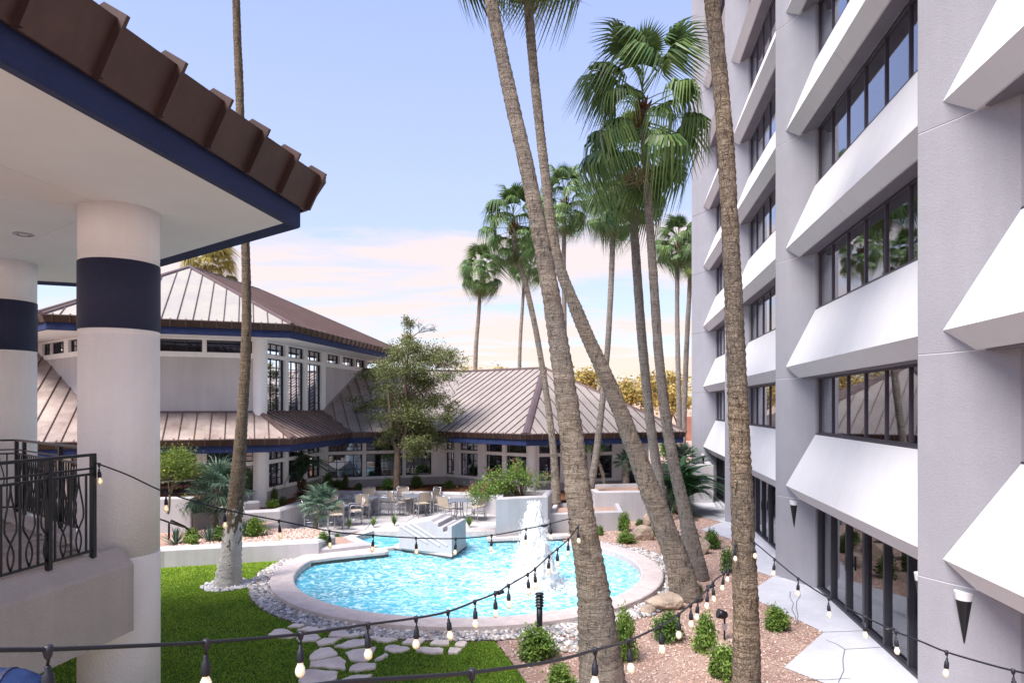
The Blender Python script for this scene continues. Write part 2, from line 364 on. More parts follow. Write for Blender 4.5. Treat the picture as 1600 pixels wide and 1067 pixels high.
# palm bark: horizontal leaf-scar rings crossed by vertical fissures
def barkmat(name, c1, c2, c3, ring=26, white=None, wcol=(.60, .57, .54), wf=.85, vmix=.22):
    m = bpy.data.materials.new(name); m.use_nodes = True; t = m.node_tree; p = t.nodes['Principled BSDF']
    p.inputs['Roughness'].default_value = .95; p.inputs['Specular IOR Level'].default_value = .1
    g = t.nodes.new('ShaderNodeNewGeometry')
    def nz(scale, st, det=5, ro=.6, dis=0):
        mm = t.nodes.new('ShaderNodeMapping'); mm.inputs['Scale'].default_value = st; t.links.new(g.outputs['Position'], mm.inputs[0])
        n = nd(t, 'ShaderNodeTexNoise'); n.inputs['Scale'].default_value = scale; n.inputs['Detail'].default_value = det; n.inputs['Roughness'].default_value = ro; n.inputs['Distortion'].default_value = dis
        t.links.new(mm.outputs[0], n.inputs[0]); return n.outputs[0]
    rings = nz(3, (.9, .9, ring / 4), 7, .75, .9)
    fiss = nz(16, (1.3, 1.3, .30), 6, .75, .9)
    big = nz(1.1, (1, 1, .7), 4, .6)
    f = ramp(t, rings, [(.42, (0,)*3), (.56, (1,)*3)])
    col = mixc(t, f, c1, c2)
    fb = ramp(t, big, [(.38, (0,)*3), (.64, (1,)*3)]); col = mixc(t, math_(t, 'MULTIPLY', fb, .7), col, c3)
    ff = ramp(t, fiss, [(.36, (.18,)*3), (.48, (1,)*3)]); col = mixc(t, .85, col, ff, 'MULTIPLY')
    mv = t.nodes.new('ShaderNodeMapping'); mv.inputs['Scale'].default_value = (1, 1, .62); t.links.new(g.outputs['Position'], mv.inputs[0])
    wn = nd(t, 'ShaderNodeTexNoise'); wn.inputs['Scale'].default_value = 6; t.links.new(mv.outputs[0], wn.inputs[0])
    va = nd(t, 'ShaderNodeVectorMath'); va.operation = 'MULTIPLY_ADD'; t.links.new(wn.outputs[1], va.inputs[0]); va.inputs[1].default_value = (.09, .09, .12); t.links.new(mv.outputs[0], va.inputs[2])
    vo_ = nd(t, 'ShaderNodeTexVoronoi'); vo_.feature = 'DISTANCE_TO_EDGE'; vo_.inputs['Scale'].default_value = 17; t.links.new(va.outputs[0], vo_.inputs['Vector'])
    vc_ = nd(t, 'ShaderNodeTexVoronoi'); vc_.inputs['Scale'].default_value = 17; t.links.new(va.outputs[0], vc_.inputs['Vector'])
    plate = ramp(t, vo_.outputs['Distance'], [(.0, (0,)*3), (.16, (1,)*3)])
    sv = nd(t, 'ShaderNodeSeparateColor'); t.links.new(vc_.outputs['Color'], sv.inputs[0])
    col = mixc(t, vmix * .7, col, ramp(t, sv.outputs[0], [(0, (.55,)*3), (1, (1.35, 1.28, 1.18))]), 'MULTIPLY')
    col = mixc(t, vmix, col, ramp(t, vo_.outputs['Distance'], [(0, (.25,)*3), (.10, (1,)*3)]), 'MULTIPLY')
    if white:                                       # lime-washed foot of the trunk, worn through in patches
        sx = nd(t, 'ShaderNodeSeparateXYZ'); t.links.new(g.outputs['Position'], sx.inputs[0])
        h = math_(t, 'SUBTRACT', 1.0, math_(t, 'DIVIDE', sx.outputs[2], white))
        h = math_(t, 'ADD', h, math_(t, 'MULTIPLY', math_(t, 'SUBTRACT', nz(9, (1, 1, .5), 5), .5), 2.6))
        hf = ramp(t, h, [(.20, (0,)*3), (.34, (1,)*3)])
        col = mixc(t, math_(t, 'MULTIPLY', hf, wf), col, wcol)
    t.links.new(col, p.inputs['Base Color'])
    hh = math_(t, 'ADD', math_(t, 'ADD', math_(t, 'MULTIPLY', rings, 1.0), math_(t, 'MULTIPLY', fiss, .8)), math_(t, 'MULTIPLY', plate, .5 * vmix))
    bn = nd(t, 'ShaderNodeBump'); bn.inputs['Strength'].default_value = 1; bn.inputs['Distance'].default_value = .09
    t.links.new(hh, bn.inputs['Height']); t.links.new(bn.outputs[0], p.inputs['Normal']); return m
M['bark'] = barkmat('palm_bark', (.25, .20, .155), (.47, .395, .32), (.27, .245, .225))
M['barkwhite'] = barkmat('palm_bark_limed', (.17, .125, .085), (.30, .235, .165), (.20, .155, .12), white=1.9, wcol=(.78, .75, .71), wf=.92)
M['barkrough'] = barkmat('palm_bark_plated', (.21, .155, .11), (.44, .35, .26), (.22, .19, .165), vmix=.5)
M['barkgrey'] = barkmat('palm_bark_grey', (.27, .23, .205), (.42, .37, .33), (.24, .21, .19), 34)
M['barkbase'] = barkmat('palm_bark_pale_foot', (.25, .20, .155), (.47, .395, .32), (.27, .245, .225), white=1.3, wcol=(.46, .39, .33), wf=.6)

# water: clear blue over the plaster, reflecting the sky
wm = bpy.data.materials.new('pool_water_surface'); wm.use_nodes = True; t = wm.node_tree
for n in list(t.nodes): t.nodes.remove(n)
o_ = nd(t, 'ShaderNodeOutputMaterial'); gl = nd(t, 'ShaderNodeBsdfGlossy'); gl.inputs['Roughness'].default_value = .06
tr = nd(t, 'ShaderNodeBsdfTransparent'); tr.inputs[0].default_value = (.62, .95, 1, 1)
g = t.nodes.new('ShaderNodeNewGeometry'); mm = nd(t, 'ShaderNodeMapping'); mm.inputs['Scale'].default_value = (1, 1.35, 1); t.links.new(g.outputs['Position'], mm.inputs[0])
n1 = nd(t, 'ShaderNodeTexNoise'); n1.inputs['Scale'].default_value = 5.5; n1.inputs['Detail'].default_value = 4; n1.inputs['Roughness'].default_value = .55; n1.inputs['Distortion'].default_value = .8; t.links.new(mm.outputs[0], n1.inputs[0])
bn = nd(t, 'ShaderNodeBump'); bn.inputs['Strength'].default_value = 1; bn.inputs['Distance'].default_value = .11; t.links.new(n1.outputs[0], bn.inputs['Height'])
t.links.new(bn.outputs[0], gl.inputs['Normal'])
fr = nd(t, 'ShaderNodeFresnel'); fr.inputs[0].default_value = 1.33; t.links.new(bn.outputs[0], fr.inputs[1])
bd = nd(t, 'ShaderNodeBsdfDiffuse'); bd.inputs[0].default_value = (.13, .66, .86, 1)
mb0 = nd(t, 'ShaderNodeMixShader'); mb0.inputs[0].default_value = .5; t.links.new(tr.outputs[0], mb0.inputs[1]); t.links.new(bd.outputs[0], mb0.inputs[2])
mx = nd(t, 'ShaderNodeMixShader'); t.links.new(math_(t, 'MULTIPLY', fr.outputs[0], .80, clamp=True), mx.inputs[0])
t.links.new(mb0.outputs[0], mx.inputs[1]); t.links.new(gl.outputs[0], mx.inputs[2])
# milky film: foam at the jet, plus white ripple glints painted across the pool
df = nd(t, 'ShaderNodeBsdfDiffuse'); df.inputs[0].default_value = (.80, .96, 1, 1)
sb = nd(t, 'ShaderNodeVectorMath'); sb.operation = 'DISTANCE'; t.links.new(g.outputs['Position'], sb.inputs[0]); sb.inputs[1].default_value = (.55, 16.9, -.03)
n2 = nd(t, 'ShaderNodeTexNoise'); n2.inputs['Scale'].default_value = 4.6; n2.inputs['Detail'].default_value = 6; n2.inputs['Roughness'].default_value = .6; n2.inputs['Distortion'].default_value = 1.6; t.links.new(mm.outputs[0], n2.inputs[0])
near = ramp(t, math_(t, 'DIVIDE', sb.outputs['Value'], 7.0), [(0, (.50,)*3), (.08, (.28,)*3), (.22, (.19,)*3), (.6, (.16,)*3), (1, (.10,)*3)])
fm = ramp(t, math_(t, 'ADD', n2.outputs[0], near), [(.62, (0,)*3), (.76, (.55,)*3), (1.0, (.97,)*3)])
m2 = nd(t, 'ShaderNodeMixShader'); t.links.new(fm, m2.inputs[0]); t.links.new(mx.outputs[0], m2.inputs[1]); t.links.new(df.outputs[0], m2.inputs[2])
t.links.new(m2.outputs[0], o_.inputs[0]); M['water'] = wm
M['jet'] = mat('white_water', (.97, .98, .99), .9, .05)
_jp = M['jet'].node_tree.nodes['Principled BSDF']; _jt = M['jet'].node_tree; _tr = nd(_jt, 'ShaderNodeBsdfTranslucent'); _tr.inputs[0].default_value = (.95, .97, 1, 1); _mx = nd(_jt, 'ShaderNodeMixShader'); _mx.inputs[0].default_value = .30
_jt.links.new(_jp.outputs[0], _mx.inputs[1]); _jt.links.new(_tr.outputs[0], _mx.inputs[2]); _jt.links.new(_mx.outputs[0], _jt.nodes['Material Output'].inputs[0])

# pebbles
def pebblemat(name, stops):
    m = bpy.data.materials.new(name); m.use_nodes = True; t = m.node_tree; p = t.nodes['Principled BSDF']; p.inputs['Roughness'].default_value = .75
    g = t.nodes.new('ShaderNodeNewGeometry'); cl = ramp(t, g.outputs['Random Per Island'], stops, 'CONSTANT'); t.links.new(cl, p.inputs['Base Color']); return m
M['pebble'] = pebblemat('river_pebble', [(0, (.38, .35, .33)), (.25, (.54, .50, .47)), (.45, (.17, .17, .18)), (.6, (.70, .67, .65)), (.78, (.42, .33, .28)), (.9, (.26, .27, .29)), (1, (.5, .5, .5))])
M['whitepebble'] = pebblemat('white_pebble', [(0, (.60, .58, .57)), (.4, (.45, .43, .43)), (.7, (.70, .69, .68)), (1, (.5, .5, .5))])
M['grit'] = pebblemat('granite_grit', [(0, (.52, .35, .29)), (.3, (.40, .25, .20)), (.55, (.60, .44, .37)), (.8, (.30, .19, .155)), (.93, (.68, .58, .52)), (1, (.4, .3, .3))])

# ------------------------------------------------------------------ the ground
PC = Vector((-1.12, 18.3, 0)); PR = 4.5
ang = lambda d, r: (PC.x + r * math.cos(R(d)), PC.y + r * math.sin(R(d)))
arc = lambda d0, d1, r, n=64: [ang(d0 + (d1 - d0) * i / n, r) for i in range(n + 1)]
BACK = [(1.75, 23.45), (-4.80, 23.45), (-5.30, 22.15), (-4.25, 20.75)]
HOLE = arc(146, 413, PR + .04) + BACK
def flat(poly, z, mt, name, holes=None, kind='structure'):
    loops = [[Vector((p[0], p[1], 0)) for p in poly]]
    if holes: loops += [[Vector((p[0], p[1], 0)) for p in h] for h in holes]
    vs = [v for l in loops for v in l]; tr = tessellate_polygon(loops); fs = []
    for q in tr:
        A, B_, C_ = [vs[i] for i in q]
        fs.append(tuple(q) if (B_ - A).cross(C_ - A).z > 0 else tuple(q[::-1]))
    mb = MB(); mb.add([(v.x, v.y, z) for v in vs], fs)
    return mb.build(name, mt, kind=kind)
flat([(-1500, -300), (1500, -300), (1500, 2500), (-1500, 2500)], 0, M['dg'], 'ground', [HOLE])
LAWN = [(-16, 3), (.95, 3), (.95, 8.4), (.24, 10.85), (-.35, 12.88)] + arc(278.5, 171, 5.5, 40) + [(-6.2, 19.7), (-9.48, 18.63), (-10.6, 18.6), (-16, 18.6)]
flat(LAWN, .010, M['turf'], 'lawn')
RING = arc(160, 405, 5.04, 60) + arc(405, 160, 5.62, 60)
flat(RING, .004, M['dg'], 'pebble_bed')
# pool shell, coping
mb = MB(); n = len(HOLE)
vs = [(x, y, .05) for x, y in HOLE] + [(x, y, -1.05) for x, y in HOLE]
fs = [(i, i + n, (i + 1) % n + n, (i + 1) % n) for i in range(n)]
tr = tessellate_polygon([[Vector((x, y, 0)) for x, y in HOLE]])
for q in tr:
    A, B_, C_ = [Vector((*HOLE[i], 0)) for i in q]
    q = tuple(q) if (B_ - A).cross(C_ - A).z > 0 else tuple(q[::-1])
    fs.append(tuple(i + n for i in q))
mb.add(vs, fs); mb.build('pool_shell', M['shell'], kind='structure')
pool = thing('pool_edge', 'broad speckled concrete coping running round the turquoise pool', 'pool coping', (PC.x, PC.y, 0))
def ringseg(d0, d1, r0, r1, z0, z1):
    m = MB(); k = max(2, int(abs(d1 - d0) / 3))
    vs = []
    for i in range(k + 1):
        d = d0 + (d1 - d0) * i / k
        for r, z in ((r0, z0), (r0, z1 - .02), (r0 + .03, z1), (r1 - .03, z1), (r1, z1 - .02), (r1, z0)):
            x, y = ang(d, r); vs.append((x, y, z))
    fs = []
    for i in range(k):
        for j in range(6):
            j2 = (j + 1) % 6; fs.append((i*6+j, i*6+j2, (i+1)*6+j2, (i+1)*6+j))
    fs.append(tuple(range(6))[::-1]); fs.append(tuple(k*6 + j for j in range(6)))
    return m.add(vs, fs)
nseg = 1
ringseg(146, 411, PR, 5.06, -.10, .15).build('coping_ring', M['coping'], pool)
ringseg(146, 411, PR + .012, PR + .05, -.22, -.098).build('waterline_tile', M['copingdark'], pool)
ringseg(172, 280, 5.52, 5.56, 0, .03).build('steel_edging', M['brown'], pool)
def slab(pts, z0, z1, mt, name, parent, bev=.02):
    m = MB(); m.prism([(p[0], p[1]) for p in pts], z0, z1); o = m.build(name, mt, parent)
    if bev: soften(o, bev, 2)
    return o
def strip(p, q, w0, z0, z1, mt, name, parent):
    p = Vector((p[0], p[1], 0)); q = Vector((q[0], q[1], 0)); d = (q - p).normalized(); nn = Vector((-d.y, d.x, 0)) * w0 / 2
    return slab([p + nn, q + nn, q - nn, p - nn], z0, z1, mt, name, parent)
strip((-4.25, 20.75), (-5.38, 22.2), .40, -.2, .15, M['coping'], 'coping_stone', pool)
strip((-5.40, 22.1), (-4.86, 23.5), .34, -.2, .152, M['coping'], 'coping_stone', pool)
strip((-4.95, 23.55), (-.55, 23.55), .34, -.2, .149, M['coping'], 'coping_stone', pool)
strip((-4.2, 20.75), (-3.45, 21.35), .22, -1.0, .06, M['coping'], 'coping_stone', pool)
TG = [(-5.62, 18.9), (-5.0, 19.35), (-3.72, 20.02), (-3.62, 20.15), (-3.72, 20.4), (-4.3, 20.72), (-5.3, 20.95)]
slab(TG, .055, .148, M['coping'], 'coping_tongue', pool)
MB().prism([(x + .03 * (1 if x < -5 else -1), y + .03) for x, y in TG], -1.04, .05).build('waterline_tile', M['copingdark'], pool)
# water surface
mb = MB(); step = .085; nx = int(11.2 / step); ny = int(10.4 / step); x0 = -6.0; y0 = 13.4; idx = {}
for j in range(ny):
    for i in range(nx):
        x = x0 + i * step; y = y0 + j * step
        if not poly_in((x + step / 2, y + step / 2), HOLE): continue
        q = []
        for di, dj in ((0, 0), (1, 0), (1, 1), (0, 1)):
            k = (i + di, j + dj)
            if k not in idx:
                X = x0 + k[0] * step; Y = y0 + k[1] * step; dd = math.hypot(X - .55, Y - 16.9)
                h = mnoise.noise(Vector((X * 2.2, Y * 2.9, 1))) * .020 + mnoise.noise(Vector((X * 5, Y * 6, 5))) * .010 + .022 * math.sin(dd * 6.5) * math.exp(-dd * .55)
                idx[k] = len(mb.v); mb.v.append((X, Y, -.03 + h))
            q.append(idx[k])
        mb.f.append(tuple(q))
mb.build('pool_water', M['water'], smooth=True, kind='structure')

# zigzag walk along the hotel, as separate slabs
SW = [G(1074, 801), G(1128, 816), G(1095, 827), G(1160, 848), G(1152, 882), G(1207, 901), G(1165, 929), G(1287, 988), G(1225, 1043)]
SW = [(p.x, p.y) for p in SW] + [(5.4, 10.1), (4.2, 8.9), (5.0, 7.5), (4.2, 5)]
SWP = [(7.2, 34.0), (6.9, 30.5)] + SW + [(12, 5), (12, 34)]
flat(SWP, .012, M['concrete'], 'walkway')
gl_ = MB()
def groove(p, q, w0=.02, z=.0165):
    p = Vector((p[0], p[1], z)); q = Vector((q[0], q[1], z)); d = (q - p).normalized(); nn = Vector((-d.y, d.x, 0)) * w0 / 2
    k = max(2, int((q - p).length / .5)); sd_ = [0] + [rnd.uniform(-.05, .05) for _ in range(k - 1)] + [0]
    pp = [p.lerp(q, i / k) + Vector((-d.y, d.x, 0)) * sd_[i] for i in range(k + 1)]
    for i in range(k): gl_.add([pp[i] + nn, pp[i + 1] + nn, pp[i + 1] - nn, pp[i] - nn], [(3, 2, 1, 0)])
for (p, q) in (((1287, 988), (1360, 985)), ((1235, 925), (1245, 975)), ((1245, 975), (1180, 972)), ((1310, 1067), (1320, 1015)), ((1320, 1015), (1290, 1000)), ((1320, 1015), (1400, 1010)),
               ((1207, 901), (1250, 905)), ((1250, 905), (1245, 975)), ((1330, 1060), (1250, 1062)), ((1128, 816), (1180, 835)), ((1180, 835), (1160, 848)), ((1110, 800), (1140, 818))):
    P_, Q_ = G(*p), G(*q); groove((P_.x, P_.y), (Q_.x, Q_.y))
gl_.build('walkway_joints', M['groove'], kind='structure')
PAT = [(-8.1, 23.72), (-8.6, 21.3), (-5.9, 21.6), (-5.5, 24.0), (2.2, 24.0), (2.2, 29.5), (-7.5, 29.5)]
flat(PAT, .012, M['patio'], 'patio')
gl_ = MB()
for p, q in (((-7.9, 26), (2, 26.3)), ((-5.2, 24.1), (-5.5, 28.5)), ((-2.4, 24.1), (-2.2, 28.4)), ((-7.4, 24.5), (-5.2, 24.3)), ((-4, 26.2), (-3.7, 28.4)), ((.2, 24), (.1, 28.4))): groove(p, q, .03)
gl_.build('patio_joints', M['groove'], kind='structure')

# ------------------------------------------------------------------ hotel
HL = 8.527; HLEN = 6.243; HEAD0 = 2.09; FH = 3.014; SILL2 = 3.718; NF = 9
K1 = Vector((6.86, 17.78, 0)); hn = -nb                 # outward normal of the bays (to the left)
Kp = lambda k: K1 + b * HL * (k - 1)
Cc = lambda k: Kp(k + 1) - PD * 1.3365
Bb = lambda k: Cc(k) - b * HLEN
HR = -R(B0) + R(90)                                       # local x -> b, y -> outward
hotel = thing('hotel_building', 'tall grey stucco hotel with sloping white spandrels stepping back along the right side', 'hotel', (Kp(0).x, Kp(0).y, 0))
def hplace(name, me, mt, k, z, parent=hotel):
    o = link(name, me, mt, parent, Bb(k) + Vector((0, 0, z)) - ORG[hotel.name] if parent is hotel else (0, 0, 0), (0, 0, HR) if parent is hotel else None); return o
# storeys of pier wall
for k in range(0, 4):
    Ck = Cc(k - 1); K = Kp(k)
    if k == 3:
        K = Cc(2) + PD * 1.93
        poly = [Ck, K, K + b * 1.0 + nb * .5, Ck + nb * 1.6 + b * 1.0, Ck + nb * 1.6]
        poly = [Ck, K, K + nb * 9, Ck + nb * 8]
    else:
        poly = [Ck, K, Bb(k), Bb(k) + nb * .9, Ck + nb * .9]
    edges = [0] + [HEAD0 + FH * i for i in range(NF + 1)]
    for i in range(len(edges) - 1):
        m = MB(); m.prism([(p.x, p.y) for p in poly], edges[i] + (.005 if i else 0), edges[i + 1] - .005)
        soften(m.build('wall_panel', M['stucco'], hotel), .006, 1)
    cen = sum((p for p in poly), Vector()) / len(poly)
    m = MB(); m.prism([(cen.lerp(p, .992).x, cen.lerp(p, .992).y) for p in poly], .01, edges[-1] - .02)
    m.build('wall_joint_filler', M['apron'], hotel)
core = [Cc(-2) + nb * 1.2, Cc(2) + nb * 1.2, Cc(2) + nb * 12, Cc(-2) + nb * 12]
MB().prism([(p.x, p.y) for p in core], 0, HEAD0 + FH * NF - .05).build('building_core', M['interior'], hotel)
top = [Cc(-2) + hn * 1.5, Cc(2) + b * 2 + hn * 1.5, Cc(2) + b * 2 + nb * 12, Cc(-2) + nb * 12]
MB().prism([(p.x, p.y) for p in top], HEAD0 + FH * NF, HEAD0 + FH * NF + .8).build('roof_parapet', M['stucco'], hotel)
# spandrel apron: two cast halves, trapezoid in plan
T3 = math.tan(R(60))
def apron_mesh(half):
    prof = [(0.0, FH + SILL2 - HEAD0 - FH), (.487, .30), (.268, .01), (-.25, .01), (-.25, FH + SILL2 - HEAD0 - FH)]
    m = MB(); L0 = HLEN * .5
    xa = [(-T3 * max(d, 0) + .004, L0 - .004) if half == 0 else (L0 + .004, HLEN + T3 * max(d, 0) - .004) for d, z in prof]
    vs = [(xa[i][0], prof[i][0], prof[i][1]) for i in range(5)] + [(xa[i][1], prof[i][0], prof[i][1]) for i in range(5)]
    fs = [(i, i + 5, (i + 1) % 5 + 5, (i + 1) % 5) for i in range(5)] + [(0, 1, 2, 3, 4), (9, 8, 7, 6, 5)]
    return m.add(vs, fs).mesh('spandrel')
AP = [apron_mesh(0), apron_mesh(1)]
SOFB = MB().box((-.3, -.04, -.012), (HLEN + .3, .235, .006)).mesh('soffit_shade_board')  # added dark board: shade under the spandrels put into its colour
WZ = HEAD0 + FH - SILL2                                  # window height 1.387
PW = HLEN / 6
fm_ = MB()
fm_.box((0, -.16, 0), (HLEN, -.06, .07)); fm_.box((0, -.16, WZ - .05), (HLEN, -.06, WZ))
for i in range(7): x = min(max(i * PW, .03), HLEN - .03); fm_.box((x - .015, -.15, .07), (x + .015, -.07, WZ - .05))
fm_.box((0.002, -.058, .0), (HLEN - .002, .0, .03))
FRM = fm_.mesh('window_frame')
PAN = MB().box((.03, -.115, .075), (PW - .03, -.105, WZ - .055)).mesh('pane')
def pleats(x0, x1, z0, z1, y, seed):
    r_ = random.Random(seed); m = MB(); x = x0; pts = []
    while x < x1: pts.append((x, y - .03 + .05 * math.sin(len(pts) * math.pi / 2 + .6) + r_.uniform(-.008, .008))); x += r_.uniform(.03, .06)
    pts.append((x1, y)); n = len(pts)
    vs = [(p[0], p[1], z0) for p in pts] + [(p[0], p[1], z1) for p in pts]
    return m.add(vs, [(i, i + 1, i + n + 1, i + n) for i in range(n - 1)]).mesh('curtain', True)
CUR = [pleats(.0, HLEN, .0, WZ, -.18, 3), pleats(.0, HLEN * .62, .0, WZ, -.18, 4), pleats(HLEN * .3, HLEN, .0, WZ, -.18, 5)]
# ground-floor sliding doors
DH = HEAD0
dm = MB(); dm.box((0, -.20, 0), (HLEN, -.04, .07)); dm.box((0, -.20, DH - .08), (HLEN, -.04, DH))
for i in range(7):
    x = min(max(i * PW, .05), HLEN - .05); ww = .075 if i in (0, 3, 6) else .04; ww *= .8; dm.box((x - ww, -.19, .07), (x + ww, -.05, DH - .08))
for i in (1, 4): dm.box((i * PW - .10, -.045, .95), (i * PW - .06, -.01, 1.25))
DRM = dm.mesh('door_frame')
DPN = MB().box((.06, -.13, .075), (PW - .06, -.12, DH - .085)).mesh('door_pane')
DCU = [pleats(0, PW * .9, .03, DH - .05, -.26, 8), pleats(PW * 1.9, PW * 3.0, .03, DH - .05, -.26, 9), pleats(PW * 3.3, PW * 6, .03, DH - .05, -.26, 10), pleats(PW * 1.1, PW * 1.8, .03, DH - .05, -.26, 11)]
for k in range(-1, 3):
    dr = hplace('sliding_door', DRM, M['frame'], k, .0)
    for i in range(6): link('door_pane', DPN, M['doorglass'], dr, (i * PW, 0, 0))
    for m_ in DCU: link('curtain', m_, M['curtain'], dr, (0, 0, 0))
    for fl in range(NF):
        z = HEAD0 + FH * fl
        if k == -1 and fl > 3: continue
        hplace('soffit_shade_board', SOFB, M['soffitdark'], k, z)
        for h in (0, 1): hplace('spandrel', AP[h], M['apron'], k, z)
        if fl == NF - 1: continue
        fo = hplace('window', FRM, M['framehotel'], k, SILL2 + FH * fl)
        for i in range(6): link('pane', PAN, M['glass'], fo, (i * PW, 0, 0))
        link('curtain', CUR[0 if (fl + k) % 3 else (k % 2) + 1], M['curtain'], fo, (0, 0, 0))
# cone wall lights on the piers
def sconce(pos, nrm, label):
    t_ = thing('wall_light', label, 'wall lamp', pos, 'cone wall lamps on the hotel piers', math.atan2(nrm.y, nrm.x) - math.pi / 2)
    def half(prof):
        m = MB(); vs = []; n = 10
        for r_, z in prof:
            for i in range(n + 1):
                an = math.pi * i / n; vs.append((r_ * math.cos(an), r_ * math.sin(an) * .9 + .002, z))
        q = n + 1
        fs = [(i + j * q, i + 1 + j * q, i + 1 + (j + 1) * q, i + (j + 1) * q) for j in range(len(prof) - 1) for i in range(n)]
        fs.append(tuple(range(q))[::-1]); fs.append(tuple((len(prof) - 1) * q + i for i in range(q)))
        return m.add(vs, fs)
    link('lamp_cone', half([(.008, -.55), (.10, 0)]).mesh('lamp_cone'), M['black'], t_)
    link('lamp_cap', half([(.102, .002), (.118, .105)]).mesh('lamp_cap'), M['sconcewhite'], t_)
pn = Vector((-PD.y, PD.x, 0))
for (px, ztop, k, lab) in ((1507, None, 0, 'black cone wall lamp with white cap on the nearest hotel pier'), (1241, None, 1, 'black cone wall lamp with white cap on the second hotel pier'),
                   (1100, None, 3, 'small distant black cone wall lamp at the far end of the hotel')):
    P_ = Kp(k) if k < 3 else Cc(2) + PD * 1.93
    s_ = along(P_, PD, px); p_ = P_ + PD * s_
    if k == 3: p_ = Cc(2) + PD * .95
    sconce(p_ + Vector((0, 0, 1.93)) + pn * .003, pn, lab)
rn = bear(B0 - 60 ).normalized()
p_ = Kp(0) + bear(B0 + 30) * .45; rnn = bear(B0 - 60)
sconce(p_ + Vector((0, 0, 1.93)) + rnn * .003, rnn, 'black cone wall lamp half hidden behind the edge of the nearest hotel pier')

# ------------------------------------------------------------------ roofs
UNIT = MB().box((0, -.5, 0), (1, .5, 1)).mesh('roof_seam')
UNIT.materials.append(M['seam'])
def clip(poly, nrm, d, keep_ge=True):
    o = []; n = len(poly); sg = 1 if keep_ge else -1
    for i in range(n):
        A, B_ = poly[i], poly[(i + 1) % n]; da = (A.dot(nrm) - d) * sg; db = (B_.dot(nrm) - d) * sg
        if da >= 0: o.append(A)
        if (da > 0 > db) or (da < 0 < db): o.append(A.lerp(B_, da / (da - db)))
    return o
def roof_face(owner, pts, e, spacing, mt, phase=0, name='roof_slope', sw=.022, sh=.04, every=True):
    pts = [Vector(p) for p in pts]; e = Vector(e).normalized(); n = (pts[1] - pts[0]).cross(pts[-1] - pts[0]).normalized()
    if n.z < 0: n = -n
    up = n.cross(e).normalized(); up = up if up.z > 0 else -up
    O = org(owner); host = MB(); host.extr([p - n * .06 for p in pts], -n * .05)
    h = host.build(name, M['roofbrown'], owner)
    ss = [p.dot(e) for p in pts]; s = min(ss) + phase * spacing; cuts = []
    while s < max(ss): cuts.append(s); s += spacing
    lo = min(ss); seg = [lo - .001] + [c_ for c_ in cuts if c_ > lo + .02] + [max(ss) + .001]
    for i in range(len(seg) - 1):
        q = clip(clip(pts, e, seg[i] + .006), e, seg[i + 1] - .006, False)
        if len(q) < 3: continue
        jit = n * rnd.uniform(-.004, .004)
        MB().extr([p + jit for p in q], -n * .03).build('roof_panel', mt, h)
    for s in seg[1:-1]:
        tv = []; m_ = len(pts)
        for i in range(m_):
            A, B_ = pts[i], pts[(i + 1) % m_]; da, db = A.dot(e) - s, B_.dot(e) - s
            if da * db < 0: tv.append(A.lerp(B_, da / (da - db)))
        if len(tv) < 2: continue
        tv.sort(key=lambda v: v.z); A, B_ = tv[0], tv[-1]; L_ = (B_ - A).length
        if L_ < .15: continue
        x = (B_ - A) / L_; y = n.cross(x)
        Mx = Matrix((x * L_, y * sw, n * sh)).transposed().to_4x4(); Mx.translation = A - O
        o = link('roof_seam', UNIT, None, h); o.matrix_local = Mx
    return h
def cap(owner, A, B_, w0=.16, h0=.09, mt=None):
    A = Vector(A); B_ = Vector(B_); d = (B_ - A).normalized(); side = d.cross(Vector((0, 0, 1))).normalized(); upv = side.cross(d)
    m = MB(); pr = [(-w0, -.04), (-w0 * .75, h0 * .6), (0, h0), (w0 * .75, h0 * .6), (w0, -.04)]
    vs = [P_ + side * x + upv * y for P_ in (A, B_) for x, y in pr]
    m.add(vs, [(i, i + 1, i + 6, i + 5) for i in range(4)] + [(4, 0, 5, 9), (4, 3, 2, 1, 0), (5, 6, 7, 8, 9)]); return m.build('ridge_cap', mt or M['seam'], owner)
def offs(poly, q, closed=False):                         # offset a polyline (outward = right of travel) with mitres
    n = len(poly); o = []
    for i in range(n):
        d0 = (poly[i] - poly[i - 1]).normalized() if (i > 0 or closed) else (poly[1] - poly[0]).normalized()
        d1 = (poly[(i + 1) % n] - poly[i]).normalized() if (i < n - 1 or closed) else d0
        n0 = Vector((d0.y, -d0.x, 0)); n1 = Vector((d1.y, -d1.x, 0)); m = (n0 + n1); m = m / m.length; o.append(poly[i] + m * (q / max(.3, m.dot(n0))))
    return o
def sweep(owner, name, poly, prof, mt, closed=False):
    rows = [[V2(p, z) for p in offs(poly, q, closed)] for q, z in prof]; n = len(poly); k = len(prof)
    vs = [rows[j][i] for i in range(n) for j in range(k)]; fs = []
    for i in range(n if closed else n - 1):
        i2 = (i + 1) % n
        for j in range(k):
            j2 = (j + 1) % k; fs.append((i * k + j, i * k + j2, i2 * k + j2, i2 * k + j))
    if not closed: fs += [tuple(range(k))[::-1], tuple((n - 1) * k + j for j in range(k))]
    return MB().add(vs, fs).build(name, mt, owner)
